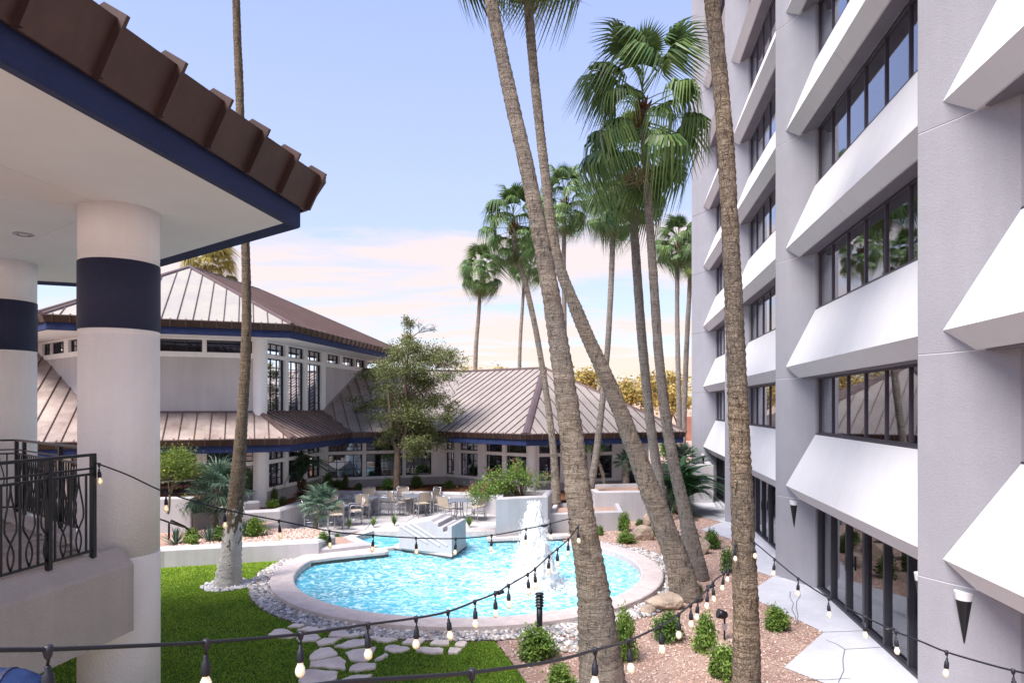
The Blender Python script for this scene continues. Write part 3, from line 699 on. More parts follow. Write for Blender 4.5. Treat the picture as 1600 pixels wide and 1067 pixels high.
def eave(owner, poly, z, spacing, closed=False, phase=.5, panels=False, ribs=True, skipseg=()):
    """z = soffit height at the inner edge; navy board, then the outward-leaning metal edge with its ribs"""
    sweep(owner, 'fascia_board', poly, [(0, z), (.17, z - .05), (.19, z - .03), (.19, z + .23), (.0, z + .23)], M['navy'], closed)
    if not panels: sweep(owner, 'eave_metal', poly, [(.19, z + .20), (.24, z + .20), (.33, z + .41), (.30, z + .44), (.17, z + .37)], M['brown'], closed)
    lo = offs(poly, .265, closed); hi = offs(poly, .425, closed); n = len(poly)
    hostm = None
    for i in range(n if closed else n - 1):
        if i in skipseg: continue
        A0, A1 = lo[i], lo[(i + 1) % n]; H0, H1 = hi[i], hi[(i + 1) % n]; d = (A1 - A0).normalized(); nn = Vector((d.y, -d.x, 0)); L_ = (A1 - A0).length
        s = spacing * phase
        cuts = []
        while s < L_ - .05: cuts.append(s); s += spacing
        if panels:
            seg = [0] + cuts + [L_]
            for j in range(len(seg) - 1):
                p0, p1 = V2(A0, z + .19) + d * seg[j], V2(A0, z + .19) + d * seg[j + 1]
                e0 = (H0 - A0 - (nn * .16)).dot(d) if j == 0 else 0
                e1 = (H1 - A1 - (nn * .16)).dot(d) if j == len(seg) - 2 else 0
                q = [p0, p1, p1 + nn * .22 + d * e1 * 1.4 + Vector((0, 0, .45)), p0 + nn * .22 + d * e0 * 1.4 + Vector((0, 0, .42))]
                MB().extr(q, -nn * .03).build('fascia_panel', M['brown'], owner)
                if False: MB().extr([q[0] + nn * .02, q[1] + nn * .02, q[1] - nn * .10, q[0] - nn * .10], Vector((0, 0, -.025))).build('drip_edge', M['brown'], owner)
        for s in cuts:
            w0 = .019 if panels else .02; rr = .085 if panels else .03; hh = .45 if panels else .20; ln = .22 if panels else .09
            base = V2(A0, z + (.185 if panels else .195)) + d * s - (nn * 0 if panels else nn * .02)
            q = [base - nn * .02, base + nn * rr * .8, base + nn * (ln + rr) + Vector((0, 0, hh + .02)), base + nn * (ln - .12) + Vector((0, 0, hh + rr + .06)), base + nn * (ln - .30) + Vector((0, 0, hh + .05))]
            MB().extr([p - d * w0 for p in q], d * w0 * 2).build('eave_rib', M['seam'] if not panels else M['brown'], owner)

# ------------------------------------------------------------------ pavilion and its long low wing
SOF = 6.84
E1 = Vector((-7.95, 24.04, 0)); E0 = E1 - a * 7.02; E2 = E1 + b * 12.5; E3 = E2 + c * 7.02; E4 = E3 - a * 7.02; E5 = E4 - b * 12.5
R1 = E1 + bear(B0 + 240 + 60) * 7.02; R2 = R1 + b * (12.5 - 7.02)
pav = thing('pavilion_building', 'pale two-storey pavilion with pyramid standing-seam metal roofs and navy fascia, behind the tree', 'pavilion', (-9.27, 25.1, .7))
EZ = SOF + .42
RT = 10.20
up = lambda p, z: V2(p, z)
HEX = [E0, E1, E2, E3, E4, E5]
out_ = offs(HEX, .31, True)
e0, e1, e2, e3, e4, e5 = [V2(p, EZ) for p in out_]
r1, r2 = V2(R1, RT), V2(R2, RT)
roof_face(pav, [e0, e1, r1], a, .47, M['rooflit'])
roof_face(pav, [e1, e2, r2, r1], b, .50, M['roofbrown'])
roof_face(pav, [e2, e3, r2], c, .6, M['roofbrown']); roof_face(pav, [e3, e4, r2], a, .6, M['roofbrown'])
roof_face(pav, [e4, e5, r1, r2], b, .6, M['roofbrown']); roof_face(pav, [e5, e0, r1], c, .47, M['rooflit'])
for A_, B_ in ((e0, r1), (e1, r1), (e5, r1), (e2, r2), (e3, r2), (e4, r2), (r1, r2)): cap(pav, A_, B_, .10, .07)
eave(pav, HEX, SOF, .47, True)
MB().prism([(p.x, p.y) for p in offs(HEX, -.001, True)], SOF, SOF + .06).build('soffit', M['soffit'], pav)
W_ = offs(HEX, -1.46, True); wC, wA, wB2, wD, wE, wF = W_   # inset corners: wC between C and A walls, wA the column corner
def wallgrid(owner, P_, Q_, z0, z1, thick, ops, mt, name='wall', out=0.0):
    """solid wall between P and Q with openings ops=[(s0,s1,z0,z1)]; outward is right of travel"""
    d = (Q_ - P_).normalized(); nn = Vector((d.y, -d.x, 0)); L_ = (Q_ - P_).length
    xs = sorted({0, L_, *[x for o in ops for x in o[:2] if 0 < x < L_]}); zs = sorted({z0, z1, *[x for o in ops for x in o[2:4] if z0 < x < z1]})
    m = MB(); Mx = Matrix((d, nn, Vector((0, 0, 1)))).transposed().to_4x4(); Mx.translation = P_
    for i in range(len(xs) - 1):
        run = None
        for j in range(len(zs) - 1):
            cxm, czm = (xs[i] + xs[i+1]) / 2, (zs[j] + zs[j+1]) / 2
            hole = any(o[0] < cxm < o[1] and o[2] < czm < o[3] for o in ops)
            if not hole:
                if run is None: run = zs[j]
            if run is not None and (hole or j == len(zs) - 2):
                m.box((xs[i], -thick, run), (xs[i+1], out, zs[j] if hole else zs[j+1]), Mx); run = None
    return m.build(name, mt, owner)
def window(owner, P_, Q_, s0, s1, z0, z1, nx, nz, gm, dep=.10, mw=.012):
    d = (Q_ - P_).normalized(); nn = Vector((d.y, -d.x, 0))
    Mx = Matrix((d, nn, Vector((0, 0, 1)))).transposed().to_4x4(); Mx.translation = P_
    m = MB(); f = .035
    m.box((s0, -dep - .03, z0), (s0 + f, -dep + .03, z1), Mx); m.box((s1 - f, -dep - .03, z0), (s1, -dep + .03, z1), Mx)
    m.box((s0 + f, -dep - .03, z0), (s1 - f, -dep + .03, z0 + f), Mx); m.box((s0 + f, -dep - .03, z1 - f), (s1 - f, -dep + .03, z1), Mx)
    for i in range(1, nx): x = s0 + (s1 - s0) * i / nx; m.box((x - mw, -dep - .012, z0 + f), (x + mw, -dep + .012, z1 - f), Mx)
    for i in range(1, nz): z = z0 + (z1 - z0) * i / nz; m.box((s0 + f, -dep - .010, z - mw), (s1 - f, -dep + .010, z + mw), Mx)
    o = m.build('window', M['muntin'], owner)
    MB().box((s0 + f, -dep - .02, z0 + f), (s1 - f, -dep - .014, z1 - f), Mx).build('pane', gm, o)
def spans(P_, Q_, pxs):
    d = (Q_ - P_).normalized(); return [(along(P_, d, p0), along(P_, d, p1)) for p0, p1 in pxs]
# travel so that outward is on the right: A wall travels from wC to wA (a), B wall from wA to wB2 (b), C wall from wF.. to wC (-c)
# upper storey, wall A
sp = spans(wC, wA, [(243, 316), (323, 394)]); sA = [(.35, 1.35), (1.55, 2.05)] + sp
sA = [(.30, 1.30)] + [x for x in [(1.50, sp[0][0] - .18)] if x[1] > x[0] + .3] + [(sp[0][0] - .05, sp[0][1]), sp[1]]
ops = [(s0, s1, 6.34, 6.78) for s0, s1 in sA]
wallgrid(pav, wC, wA, 6.16, SOF, .25, ops, M['trimwhite'], 'window_band', .03)
for o in ops: window(pav, wC, wA, *o, 3 if o[1] - o[0] > .8 else 2, 2, M['darkglass'])
wallgrid(pav, wC, wA, 3.9, 6.16, .22, [], M['plaster'])
# wall B: three tall windows then clerestory
spT = spans(wA, wB2, [(417, 445), (450, 475), (480, 502)]); spC = spans(wA, wB2, [(511, 530), (535, 553), (555.5, 570)])
sEnd = along(wA, b, 508)
P_B = wA; Q1 = wA + b * sEnd
opsT = [(s0, s1, 6.36, 6.80) for s0, s1 in spT] + [(s0, s1, 4.22, 6.22) for s0, s1 in spT]
wallgrid(pav, wA, Q1, 3.95, SOF, .25, opsT, M['trimwhite'], 'window_band', .03)
for s0, s1 in spT:
    window(pav, wA, Q1, s0, s1, 6.36, 6.80, 3, 2, M['upglass']); window(pav, wA, Q1, s0, s1, 4.22, 6.22, 3, 6, M['upglass'])
q0 = sEnd; opsC = [(s0 - q0, s1 - q0, 6.38, 6.78) for s0, s1 in spC]
wallgrid(pav, Q1, wB2, 6.20, SOF, .25, opsC, M['trimwhite'], 'window_band', .03)
for o in opsC: window(pav, Q1, wB2, *o, 3, 2, M['upglass'])
wallgrid(pav, Q1, wB2, 2.9, 6.20, .22, [], M['plaster'])
# wall C
LC = (wC - wF).length; dC = (wC - wF).normalized()
spc = spans(wF, wC, [(55.7, 74), (80, 101), (108, 130)])
opsc = [(s0, s1, 6.34, 6.78) for s0, s1 in spc if s1 > s0] + [(.5, 1.4, 6.34, 6.78), (1.7, 2.6, 6.34, 6.78)]
opsc = [o for o in opsc if 0 < o[0] and o[1] < LC]
wallgrid(pav, wF, wC, 6.16, SOF, .25, opsc, M['trimwhite'], 'window_band', .03)
for o in opsc: window(pav, wF, wC, *o, 3, 2, M['upglass'])
wallgrid(pav, wF, wC, 2.9, 6.16, .22, [], M['plaster'])
for A_, B_ in ((wB2, wD), (wD, wE), (wE, wF)): wallgrid(pav, A_, B_, .5, SOF, .22, [], M['plaster'])
def rcol(owner, p, r_, z0, z1, mt=None):
    MB().lathe([(r_, z0), (r_, z1)], 28, c0=(p.x, p.y, 0)).build('column', mt or M['trimwhite'], owner, smooth=False)
o = MB().lathe([(.24, .6), (.24, SOF)], 32, c0=(wA.x, wA.y, 0)).build('column', M['trimwhite'], pav)
# lower roofs
ES = 2.87; EZ2 = ES + .42
L1 = Vector((-7.93, 24.0, 0)); L0 = L1 - a * 16; V1 = L1 + b * 5.43; Vv2 = V1 + a * 3.93; V3 = Vv2 - c * 5.18; V4 = V3 + a * 7.25; V5 = V4 + b * 9
LOW = [L0, L1, V1, Vv2, V3, V4, V5]; WL = offs(LOW, -1.46)
ou = offs(LOW, .31); l0, l1, v1, v2, v3, v4, v5 = [V2(p, EZ2) for p in ou]
tp = math.tan(R(27.0)); ztop = EZ2 + (1.46 + .31) * tp
k0 = V2(WL[0], ztop); kA = V2(wA, ztop); kC = V2(wC, ztop)
s_ = 5.6; cu = V2(wC + c * s_, ztop + s_ * math.cos(R(30)) * tp)
farleft = cu - a * 9
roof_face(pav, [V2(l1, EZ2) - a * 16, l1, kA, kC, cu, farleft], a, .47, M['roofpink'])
W1 = WL[2]; kV1 = V2(W1, ztop)
roof_face(pav, [l1, v1, kV1, kA], b, .36, M['roofpink'], sh=.05)
ridz = EZ2 + (5.61 + .31) * tp
apex = V2(V3 + b * 6.48, ridz); R3 = V2(Vv2 + b * 6.48, ridz)
s5 = (R3.x - (wA.x + .1547 * (R3.y - wA.y))) / (a.x - .1547 * a.y); rw = R3 - a * s5
cap(pav, l1, kA, .12, .08); cap(pav, kA, kV1, .06, .05); cap(pav, kC, kA, .05, .05)
pavw = thing('low_wing_building', 'single-storey wing with broad taupe standing-seam roof and white-framed windows behind the patio', 'building', (W1.x, W1.y, .7))
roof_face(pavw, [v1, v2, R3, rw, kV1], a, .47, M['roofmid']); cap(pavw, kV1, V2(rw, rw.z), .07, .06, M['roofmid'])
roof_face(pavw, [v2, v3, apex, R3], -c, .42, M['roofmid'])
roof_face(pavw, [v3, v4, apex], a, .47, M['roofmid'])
v6 = V2(Vector((4.5, 45.5, 0)), EZ2)
roof_face(pavw, [v4, v5, apex], b, .6, M['roofmid']); roof_face(pavw, [v5, v6, apex], a, .6, M['roofmid'])
roof_face(pavw, [v6, V2(Vector((-4, 47, 0)), EZ2), R3, apex][:3] + [apex], a, .6, M['roofmid'])
cap(pavw, v3, apex, .17, .10); cap(pavw, apex, R3, .10, .07); cap(pavw, R3, rw, .10, .07); cap(pavw, v4, apex, .10, .08)
bk = V2(Vector((-6, 47, 0)), EZ2); roof_face(pavw, [apex, v6, bk], a, .6, M['roofmid']); roof_face(pavw, [apex, bk, R3], a, .6, M['roofmid']); roof_face(pavw, [R3, bk, rw], a, .8, M['roofmid'])
eave(pav, [L0, L1, V1], ES, .47); eave(pavw, [V1 + (Vv2 - V1) * .0, Vv2, V3, V4, V5], ES, .47)
def sofstrip(owner, P_, Q_):
    for i in range(len(P_) - 1):
        MB().prism([(P_[i].x, P_[i].y), (P_[i+1].x, P_[i+1].y), (Q_[i+1].x, Q_[i+1].y), (Q_[i].x, Q_[i].y)], ES, ES + .05).build('soffit', M['soffit'], owner)
sofstrip(pav, LOW[:3], WL[:3]); sofstrip(pavw, LOW[2:], WL[2:])
# lower walls
def glazed(owner, P_, Q_, pxs, zl, nx=3, extra=(), tnx=None):
    sp_ = [s for s in spans(P_, Q_, pxs)] + list(extra); L_ = (Q_ - P_).length
    sp_ = [(max(.05, s0), min(L_ - .05, s1)) for s0, s1 in sp_ if s1 > .2 and s0 < L_ - .2]
    ops = [(s0, s1, 2.38, 2.79) for s0, s1 in sp_] + [(s0, s1, zl, 2.24) for s0, s1 in sp_]
    wallgrid(owner, P_, Q_, zl - .12, ES, .25, ops, M['trimwhite'], 'window_band', .03)
    for s0, s1 in sp_:
        m_ = max(2, round((s1 - s0) / .42)); window(owner, P_, Q_, s0, s1, 2.38, 2.79, m_, 2, M['darkglass']); window(owner, P_, Q_, s0, s1, zl, 2.24, m_, 3, M['darkglass'])
    wallgrid(owner, P_, Q_, .2, zl - .12, .22, [], M['plinth'], 'plinth')
wL0 = WL[0]
glazed(pav, wL0, wA, [(243, 307), (323, 396)], 1.34, extra=[(9.2, 10.4), (10.7, 11.6), (7.2, 8.8), (5, 6.8)])
glazed(pav, wA, W1, [(419, 444.5), (450, 475), (479.5, 501)], 1.34)
W2, W3, W4 = WL[3], WL[4], WL[5]
glazed(pavw, W1, W2, [(513, 566), (572, 629), (634, 674)], 1.21)
glazed(pavw, W2, W3, [(684, 710), (719, 747), (759, 785), (791, 823)], 1.21)
glazed(pavw, W3, W4, [(842, 876), (884, 918), (923, 957)], 1.21, extra=())
sporch = along(W3, a, 966)
d = (W4 - W3).normalized()
MB().box((0, .001, .6), (.9, .06, 2.6), Matrix(((d.x, d.y, 0, (W3 + d * (sporch + .5)).x), (d.y, -d.x, 0, (W3 + d * (sporch + .5)).y), (0, 0, 1, 0), (0, 0, 0, 1)))).build('porch_shade_panel', M['frame'], pavw)  # dark panel standing in for the shade of the open porch
wallgrid(pavw, W4, WL[6], .3, ES, .22, [], M['plinth'])
for p in (W3, W1): rcol(pavw, p, .22, .3, ES)
rcol(pavw, W4, .2, .3, ES)

# ------------------------------------------------------------------ veranda at the left
N1 = Vector((-3.05, 9.10, 0)); N0 = N1 - b * 7; N2 = N1 + c * 7.06; N3 = N2 - a * 9
ver = thing('veranda_roof', 'deep overhanging veranda roof with brown ribbed metal edge and navy fascia at upper left', 'roof', (N1.x, N1.y, SOF))
VP = [N0, N1, N2, N3]
VPe = [N0, N1, N2, N3]
# travel N0->N1 has outside at right; N1->N2 turns left
eave(ver, VPe, SOF, .745, panels=True, phase=.52)
# soffit boards with joints
def sof(poly): MB().prism([(p.x, p.y) for p in poly], SOF, SOF + .05).build('soffit_panel', M['soffit'], ver)
D1 = N1 + bear(B0 + 240) * 2.05                           # joint crossing at the column
J0 = D1 - b * 7; J2 = D1 + c * 6; J3 = J2 - a * 9
g_ = .012
sof([N0, N1, D1 + bear(B0 + 60) * g_, J0 + nb * g_]); sof([N1, N2, J2 + bear(B0 + 120) * -g_, D1 + bear(B0 + 60) * g_])
sof([J0, D1, D1 + bear(B0 + 240) * 9, J0 - nb * 9]); sof([D1 + c * g_, J2 , J2 + bear(B0 + 240) * 9, D1 + bear(B0 + 240) * 9 + c * g_])
sof([N2, N3, J3, J2]); sof([J2 + bear(B0 + 240) * g_, J3, J3 - nb * 6, J2 + bear(B0 + 240) * 9])
MB().prism([(p.x, p.y) for p in (N0, N1, N2, N3, N3 - nb * 5, N0 - nb * 9)], SOF + .055, SOF + .09).build('ceiling_void', M['interior'], ver)
vo = offs(VP, .46); z_ = SOF + .60
n0, n1, n2, n3 = [V2(p, z_) for p in vo]; AP_ = V2(N1 + bear(B0 + 240) * 7.0, z_ + 6.2 * tp); AP0 = AP_ - b * 7; AP2 = V2(N2 + bear(B0 + 180) * 7.0, z_ + 6.2 * tp)
roof_face(ver, [n0, n1, AP_, AP0], b, 60, M['brown'], phase=.0)
roof_face(ver, [n1, n2, AP_], c, 60, M['brown'])
roof_face(ver, [n2, n3, AP_], a, 60, M['brown'])
cap(ver, n1, AP_, .12, .08)
# recessed light in the soffit
lp = Pt(37, 366, 2.44 * F / (HZ - 366))
dl = thing('recessed_ceiling_light', 'round recessed downlight in the white veranda soffit', 'ceiling light', (lp.x, lp.y, SOF))
link('trim_ring', MB().lathe([(.13, 0), (.13, -.012), (.10, -.016), (.095, -.001)], 24).mesh('trim_ring', True), M['alu'], dl)
link('lamp_glass', MB().lathe([(.06, -.002), (.05, -.014)], 20).mesh('lamp_glass', True), M['sconcewhite'], dl)
def bigcol(px, Y, label):
    x = (px - 800) / F * Y
    t_ = thing('veranda_column', label, 'column', (x, Y, 0), 'round veranda columns with navy bands')
    r_ = .45
    def L_(pr): return MB().lathe(pr, 64)
    pr = [(r_, 0), (r_, 2.52), (r_ + .015, 2.54), (r_ + .015, 2.60)]
    link('column_base', L_([(r_ + .006, 0), (r_ + .006, 2.56), (r_ , 2.575)]).mesh('column_base', False), M['colwhite'], t_)
    link('column_shaft', L_([(r_, 2.57), (r_, 5.27), (r_ - .012, 5.275), (r_ - .012, 5.29), (r_, 5.295), (r_, 5.34)]).mesh('column_shaft', False), M['colwhite'], t_)
    link('painted_band', L_([(r_ - .004, 5.335), (r_ + .008, 5.345), (r_ + .008, 6.165), (r_ - .004, 6.175)]).mesh('painted_band', False), M['navyband'], t_)
    link('column_top', L_([(r_, 6.17), (r_, 6.21), (r_ - .012, 6.215), (r_ - .012, 6.23), (r_, 6.235), (r_, SOF)]).mesh('column_top', False), M['colwhite'], t_)
    for ch in t_.children:
        ch.data.polygons.foreach_set('use_smooth', [len(p.vertices) == 4 for p in ch.data.polygons])
    return t_
C1 = bigcol(187, 8.55, 'near round white veranda column with navy band, beside the iron railing')
C2 = bigcol(8, 11.6, 'farther round white veranda column with navy band at the left edge')
# terrace floor, parapet, railing
RA = Vector((-4.66, 7.62, 0)); TZ = 2.60
ter = thing('raised_terrace', 'raised terrace with stucco parapet and brown pavers below the veranda', 'terrace', (-6, 7, 0))
RB = RA + bear(B0 + 240) * .0
pend = RA + b * .42
RC0 = Vector((-4.95, 8.35, 0)); sec2 = Pt(25, 683, 10.9); RC1 = Vector((sec2.x, sec2.y, 0)); dc = (RC1 - RC0).normalized(); nc2 = Vector((dc.y, -dc.x, 0))
MB().prism([(p.x, p.y) for p in (RA - b * 9 , RA + b * .30, RC0, RC1, RC1 + Vector((-9, 1, 0)), Vector((-14, -1, 0)))], TZ - .5, TZ).build('floor_slab', M['paver'], ter)
# pavers on it
for i in range(-3, 14):
    for j in range(0, 15):
        p = RA - b * .32 * i + hn * (.30 + .32 * j) + b * 3.4
        q = [p, p - b * .305, p - b * .305 + hn * .305, p + hn * .305]
        cen = (q[0] + q[2]) / 2
        if (cen - RC0).dot(nc2) > -.2 and cen.y > 7: continue
        if (cen - Vector((C1.location.x, C1.location.y, 0))).length < .5: continue
        if cen.y < 5.4: continue
        MB().prism([(v.x, v.y) for v in q], TZ + .001, TZ + .022 + rnd.uniform(0, .004)).build('paver', M['paver'], ter)
prof = [(-.30, TZ - .62), (-.30, TZ), (-.12, TZ + .10), (-.04, TZ + .15), (.14, TZ - .02), (.16, TZ - .06), (.16, TZ - .82), (.05, TZ - .86)]
sweep(ter, 'parapet', [RA - b * 9, pend], prof, M['parapet'])
sweep(ter, 'parapet', [RC0, RC1 + c * 2], [(-.12, TZ - .5), (-.12, TZ + .1), (.06, TZ + .12), (.14, TZ), (.14, TZ - .7)], M['parapet'])
def railing(A_, B_, label, posts):
    t_ = thing('iron_railing', label, 'railing', (A_.x, A_.y, TZ + .12), 'black iron railings round the terrace', math.atan2((B_ - A_).y, (B_ - A_).x))
    L_ = (B_ - A_).length; z1 = 1.16
    m = MB(); m.box((0, -.028, z1 - .03), (L_, .028, z1)); link('top_rail', m.mesh('top_rail'), M['black'], t_)
    for z in (.07, .92): m = MB(); m.box((0, -.014, z), (L_, .014, z + .025)); link('rail', m.mesh('rail'), M['black'], t_)
    pm = MB().box((-.025, -.025, 0), (.025, .025, z1 - .03)).mesh('post')
    for x in posts: link('post', pm, M['black'], t_, (x, 0, 0))
    bal = MB().box((-.009, -.009, .095), (.009, .009, .92)).mesh('baluster')
    def wave(sgn):
        m = MB(); pts = []
        for i in range(19):
            u = i / 18; z = .095 + .825 * u
            x = sgn * .068 * (math.cos(u * math.pi * 2) * -.5 + .5) if u > .35 else sgn * .068 * (math.cos(.35 * math.pi * 2) * -.5 + .5) * (math.sin(u / .35 * math.pi / 2) if u > .05 else 0)
            x = sgn * (.068 * math.sin(u * math.pi) ** 2 - .058 * math.sin(min(1, u * 2.2) * math.pi) * (1 if u < .4545 else 0))
            pts.append((x, 0, z))
        m.tube(pts, .010, 6); return m.mesh('scroll_bar', True)
    wv = [wave(1), wave(-1)]
    x = .12; i = 0
    while x < L_ - .06:
        if i % 2 == 0: link('baluster', bal, M['black'], t_, (x, 0, 0))
        else:
            for q in wv: link('scroll_bar', q, M['black'], t_, (x, 0, 0))
        sm = x; x += .105; i += 1
    m = MB(); m.box((0, -.012, .985), (L_, .012, 1.005)); link('rail', m.mesh('rail'), M['black'], t_)
    return t_
railing(RA, RA - b * 4.2, 'near black wrought-iron railing with wavy bars on the stucco parapet', [0.02, .62, 1.9, 3.1])
railing(RC0 + dc * .45, RC1, 'farther black wrought-iron railing behind the near column', [.05, 1.3, (RC1 - RC0).length - .9, (RC1 - RC0).length - .48])
railing(RC1, RC1 - a * 2.6, 'short return of black iron railing at the left beside the farther column', [.9, 2.5])
bf = thing('blue_cushion_roll', 'rolled blue cushion with straps at the bottom left corner', 'cushion', Pt(20, 1080, 3.2))
m = MB(); m.tube([(-.28, 0, 0), (-.25, 0, .012), (-.1, 0, .018), (.02, .0, .016), (.10, 0, .0), (.14, 0, -.03)], [.06, .085, .09, .088, .075, .04], 18); link('roll', m.mesh('roll', True), M['bluefabric'], bf)
for x in (-.17, -.02):
    m = MB(); m.tube([(x - .012, 0, .018), (x + .012, 0, .018)], .093, 18); link('strap', m.mesh('strap'), M['navyband'], bf)

# ------------------------------------------------------------------ garden walls and raised beds
def gwall(pts, w0, z1, label, z0=0, mt=None, name='garden_wall', cat='garden wall', closed=False, slope=.06):
    pts = [Vector((p[0], p[1], 0)) for p in pts]
    t_ = setp(sweep(None, name, pts, [(0, z0), (0, z1 - slope), (-.06, z1), (-w0 + .02, z1), (-w0, z1 - .02), (-w0, z0)], mt or M['rwall'], closed), label, cat)
    return t_
g1 = G(257, 887); g2 = G(498, 873)
gwall([(-12, 17.2), (g1.x, g1.y), (g2.x, g2.y), (g2.x + .25, g2.y + .9)], .42, .52, 'long low pale stucco wall along the back of the lawn behind the limed palm')
gwall([(g2.x + .02, g2.y + .05), (-4.25, 20.55), (-4.9, 21.6)], .34, .30, 'lowest short stucco wall ending at the pool edge')
flat([(g1.x, g1.y + .2), (g2.x, g2.y + .3), (-5.4, 20.6), (-6.2, 22), (-8.6, 22.2), (-8.1, 23.6), (-12, 22.4), (-12, 17.6)], .44, M['dg'], 'gravel_bed')
flat([(-5.6, 20.2), (-4.5, 20.65), (-5.1, 21.8), (-6.2, 22)], .22, M['dg'], 'gravel_bed')
# wall between patio and building beds
k1 = Vector((-8.04, 23.7, 0)); k2 = Vector((-7.24, 28.9, 0))
gwall([k1 - a * 3.6, k1, k2, (-5.0, 28.75), (-1.3, 28.2), (-.55, 27.5)], .35, .82, 'curving pale stucco retaining wall behind the patio tables')
bed = [(k1.x - .2, k1.y + .1), (k2.x - .2, k2.y + .1), (-5.0, 28.95), (-1.3, 28.4), (-.5, 27.9), (1.0, 26.6), (3, 27), (8, 29.5), (8, 33), (0, 33), (-9, 33), (-9.6, 25), (-13, 24), (-13, 22.8)]
flat([(p[0], p[1]) for p in bed], .73, M['mulch'], 'mulch_bed')
# stair side walls at the left with a handrail
sw_ = thing('stair_wall', 'tall pale stucco stair wall beside the black handrail behind the near column', 'garden wall', (-11, 21.5, 0))
x0_, x1_ = (236 - 800) / F * 21.6, (299 - 800) / F * 21.6
soften(MB().prism([(x0_ - 2, 21.0), (x1_, 21.6), (x1_ - .1, 22.1), (x0_ - 2, 21.5)], 0, 1.5).build('stair_side', M['rwall'], sw_), .04)
soften(MB().prism([(x1_ + .02, 21.7), (x1_ + .6, 23.8), (x1_ + .3, 23.9), (x1_ - .28, 21.9)], 0, 1.0).build('stair_side', M['rwall'], sw_), .04)
flat([(x0_ - 3, 21.4), (x1_ - .1, 21.9), (x1_ + .3, 24), (-13, 24), (-14, 22)], 1.36, M['mulch'], 'mulch_bed')
hr = thing('handrail', 'bent black steel handrail going down the garden steps', 'handrail', (-10.2, 19.9, .4))
m = MB(); hp = [Pt(236, 806, 19.6), Pt(262, 815, 19.6), Pt(290, 824, 20.6), Pt(303, 829, 21.2)]; m.tube(hp, .025, 8); m.build('rail', M['black'], hr, smooth=True)
m = MB(); hp2 = [Pt(264, 842, 19.6), Pt(264, 818, 19.6), Pt(268, 813, 19.6), Pt(288, 822, 20.2), Pt(304, 836, 20.9)]; m.tube(hp2, .03, 8); m.build('rail', M['black'], hr, smooth=True)
# block planter by the pylon column
gwall([(-9.9, 24.0), (-9.3, 23.7), (-8.9, 24.1)], .3, 1.08, 'small pale stucco block wall beside the white pavilion column', .5)

# stepped sculpture block in the pool
bl = thing('stepped_pool_block', 'wedge-shaped grey stucco fountain block with stepped top standing in the pool', 'fountain block', (-2.3, 20.6, 0))
A1 = G(623, 856, .1); A2 = G(706, 866, .1); A3 = G(728, 851, .1); A4 = Vector((A1.x + (A3.x - A2.x), A1.y + (A3.y - A2.y), 0))
plat = [G(614, 858, .0), G(706, 872, .0), G(731, 853, .0), G(640, 842, .0)]
soften(MB().prism([(p.x, p.y) for p in plat], .03, .11).build('block_base', M['coping'], bl), .02)
pc_ = sum(plat, Vector()) / 4
MB().prism([(pc_.lerp(p, .97).x, pc_.lerp(p, .97).y) for p in plat], -1.04, .025).build('base_tile', M['copingdark'], bl)
d12 = V2(A2 - A1, 0); L12 = d12.length; d12n = d12.normalized(); dep_ = V2(A3 - A2, 0); zt = lambda px, py, Y: EYE - (py - HZ) / F * Y
# outline of front face: low at left, rising to the peak, then stairs down at the right
zpk = zt(678, 806, A1.y + .3)
pts2 = [(0, .10), (L12, .10), (L12, zt(706, 822, A2.y)), (L12 * .92, zt(706, 822, A2.y)), (L12 * .92, zpk - .30), (L12 * .84, zpk - .30), (L12 * .84, zpk - .17), (L12 * .75, zpk - .17), (L12 * .75, zpk - .05), (L12 * .66, zpk - .05), (L12 * .62, zpk + .03), (0, zt(623, 822, A1.y))]
fv = [V2(A1, 0) + d12n * x + Vector((0, 0, z)) for x, z in pts2]; bvx = [p + dep_ for p in fv]
tri = tessellate_polygon([[Vector((x, z, 0)) for x, z in pts2]]); n = len(fv)
fs = [(i, (i + 1) % n, (i + 1) % n + n, i + n) for i in range(n)] + [tuple(q) for q in tri] + [tuple(i + n for i in q[::-1]) for q in tri]
o = MB().add(fv + bvx, fs).build('stepped_block', M['rwall'], bl)
bm = bmesh.new(); bm.from_mesh(o.data); bmesh.ops.recalc_face_normals(bm, faces=bm.faces); bm.to_mesh(o.data); bm.free(); soften(o, .015, 2)
nf = Vector((d12n.y, -d12n.x, 0))
for (s0, z0, s1, z1) in ((.10, 1.05, .78, .36), (.02, .95, .55, .42), (.20, 1.12, .92, .40)):
    p0 = V2(A1, 0) + d12n * L12 * s0 + Vector((0, 0, z0 * zpk / 1.25)); p1 = V2(A1, 0) + d12n * L12 * s1 + Vector((0, 0, z1 * zpk / 1.25))
    MB().extr([p0, p1, p1 + Vector((0, 0, .035)), p0 + Vector((0, 0, .035))], nf * .025).build('relief_line', M['apron'], bl)
# tall planter with the flowering shrub
tpz = 1.40
Q1_ = G(775, 845); Q2_ = Vector((1.20, 23.0, 0)); Q3_ = Vector((1.45, 24.6, 0)); Q4_ = Vector((-.45, 24.2, 0))
pl = thing('tall_planter', 'tall pale blue-grey stucco planter behind the fountain jet holding the pink-flowering shrub', 'planter', (.4, 23.2, 0))
ring_ = [Q1_, Q2_, Q3_, Q4_]
sweep(pl, 'planter_wall', ring_, [(0, -.3), (0, tpz - .05), (-.05, tpz), (-.2, tpz), (-.22, tpz - .15), (-.22, -.2)], M['rwall'], True)
MB().prism([(p.x, p.y) for p in offs(ring_, -.2, True)], tpz - .3, tpz - .14).build('planter_soil', M['mulch'], pl)
soften(MB().prism([(p[0], p[1]) for p in ((-.80, 22.1), (1.95, 22.6), (1.9, 23.1), (-.85, 22.6))], .03, .13).build('planter_footing', M['coping'], pl), .02)
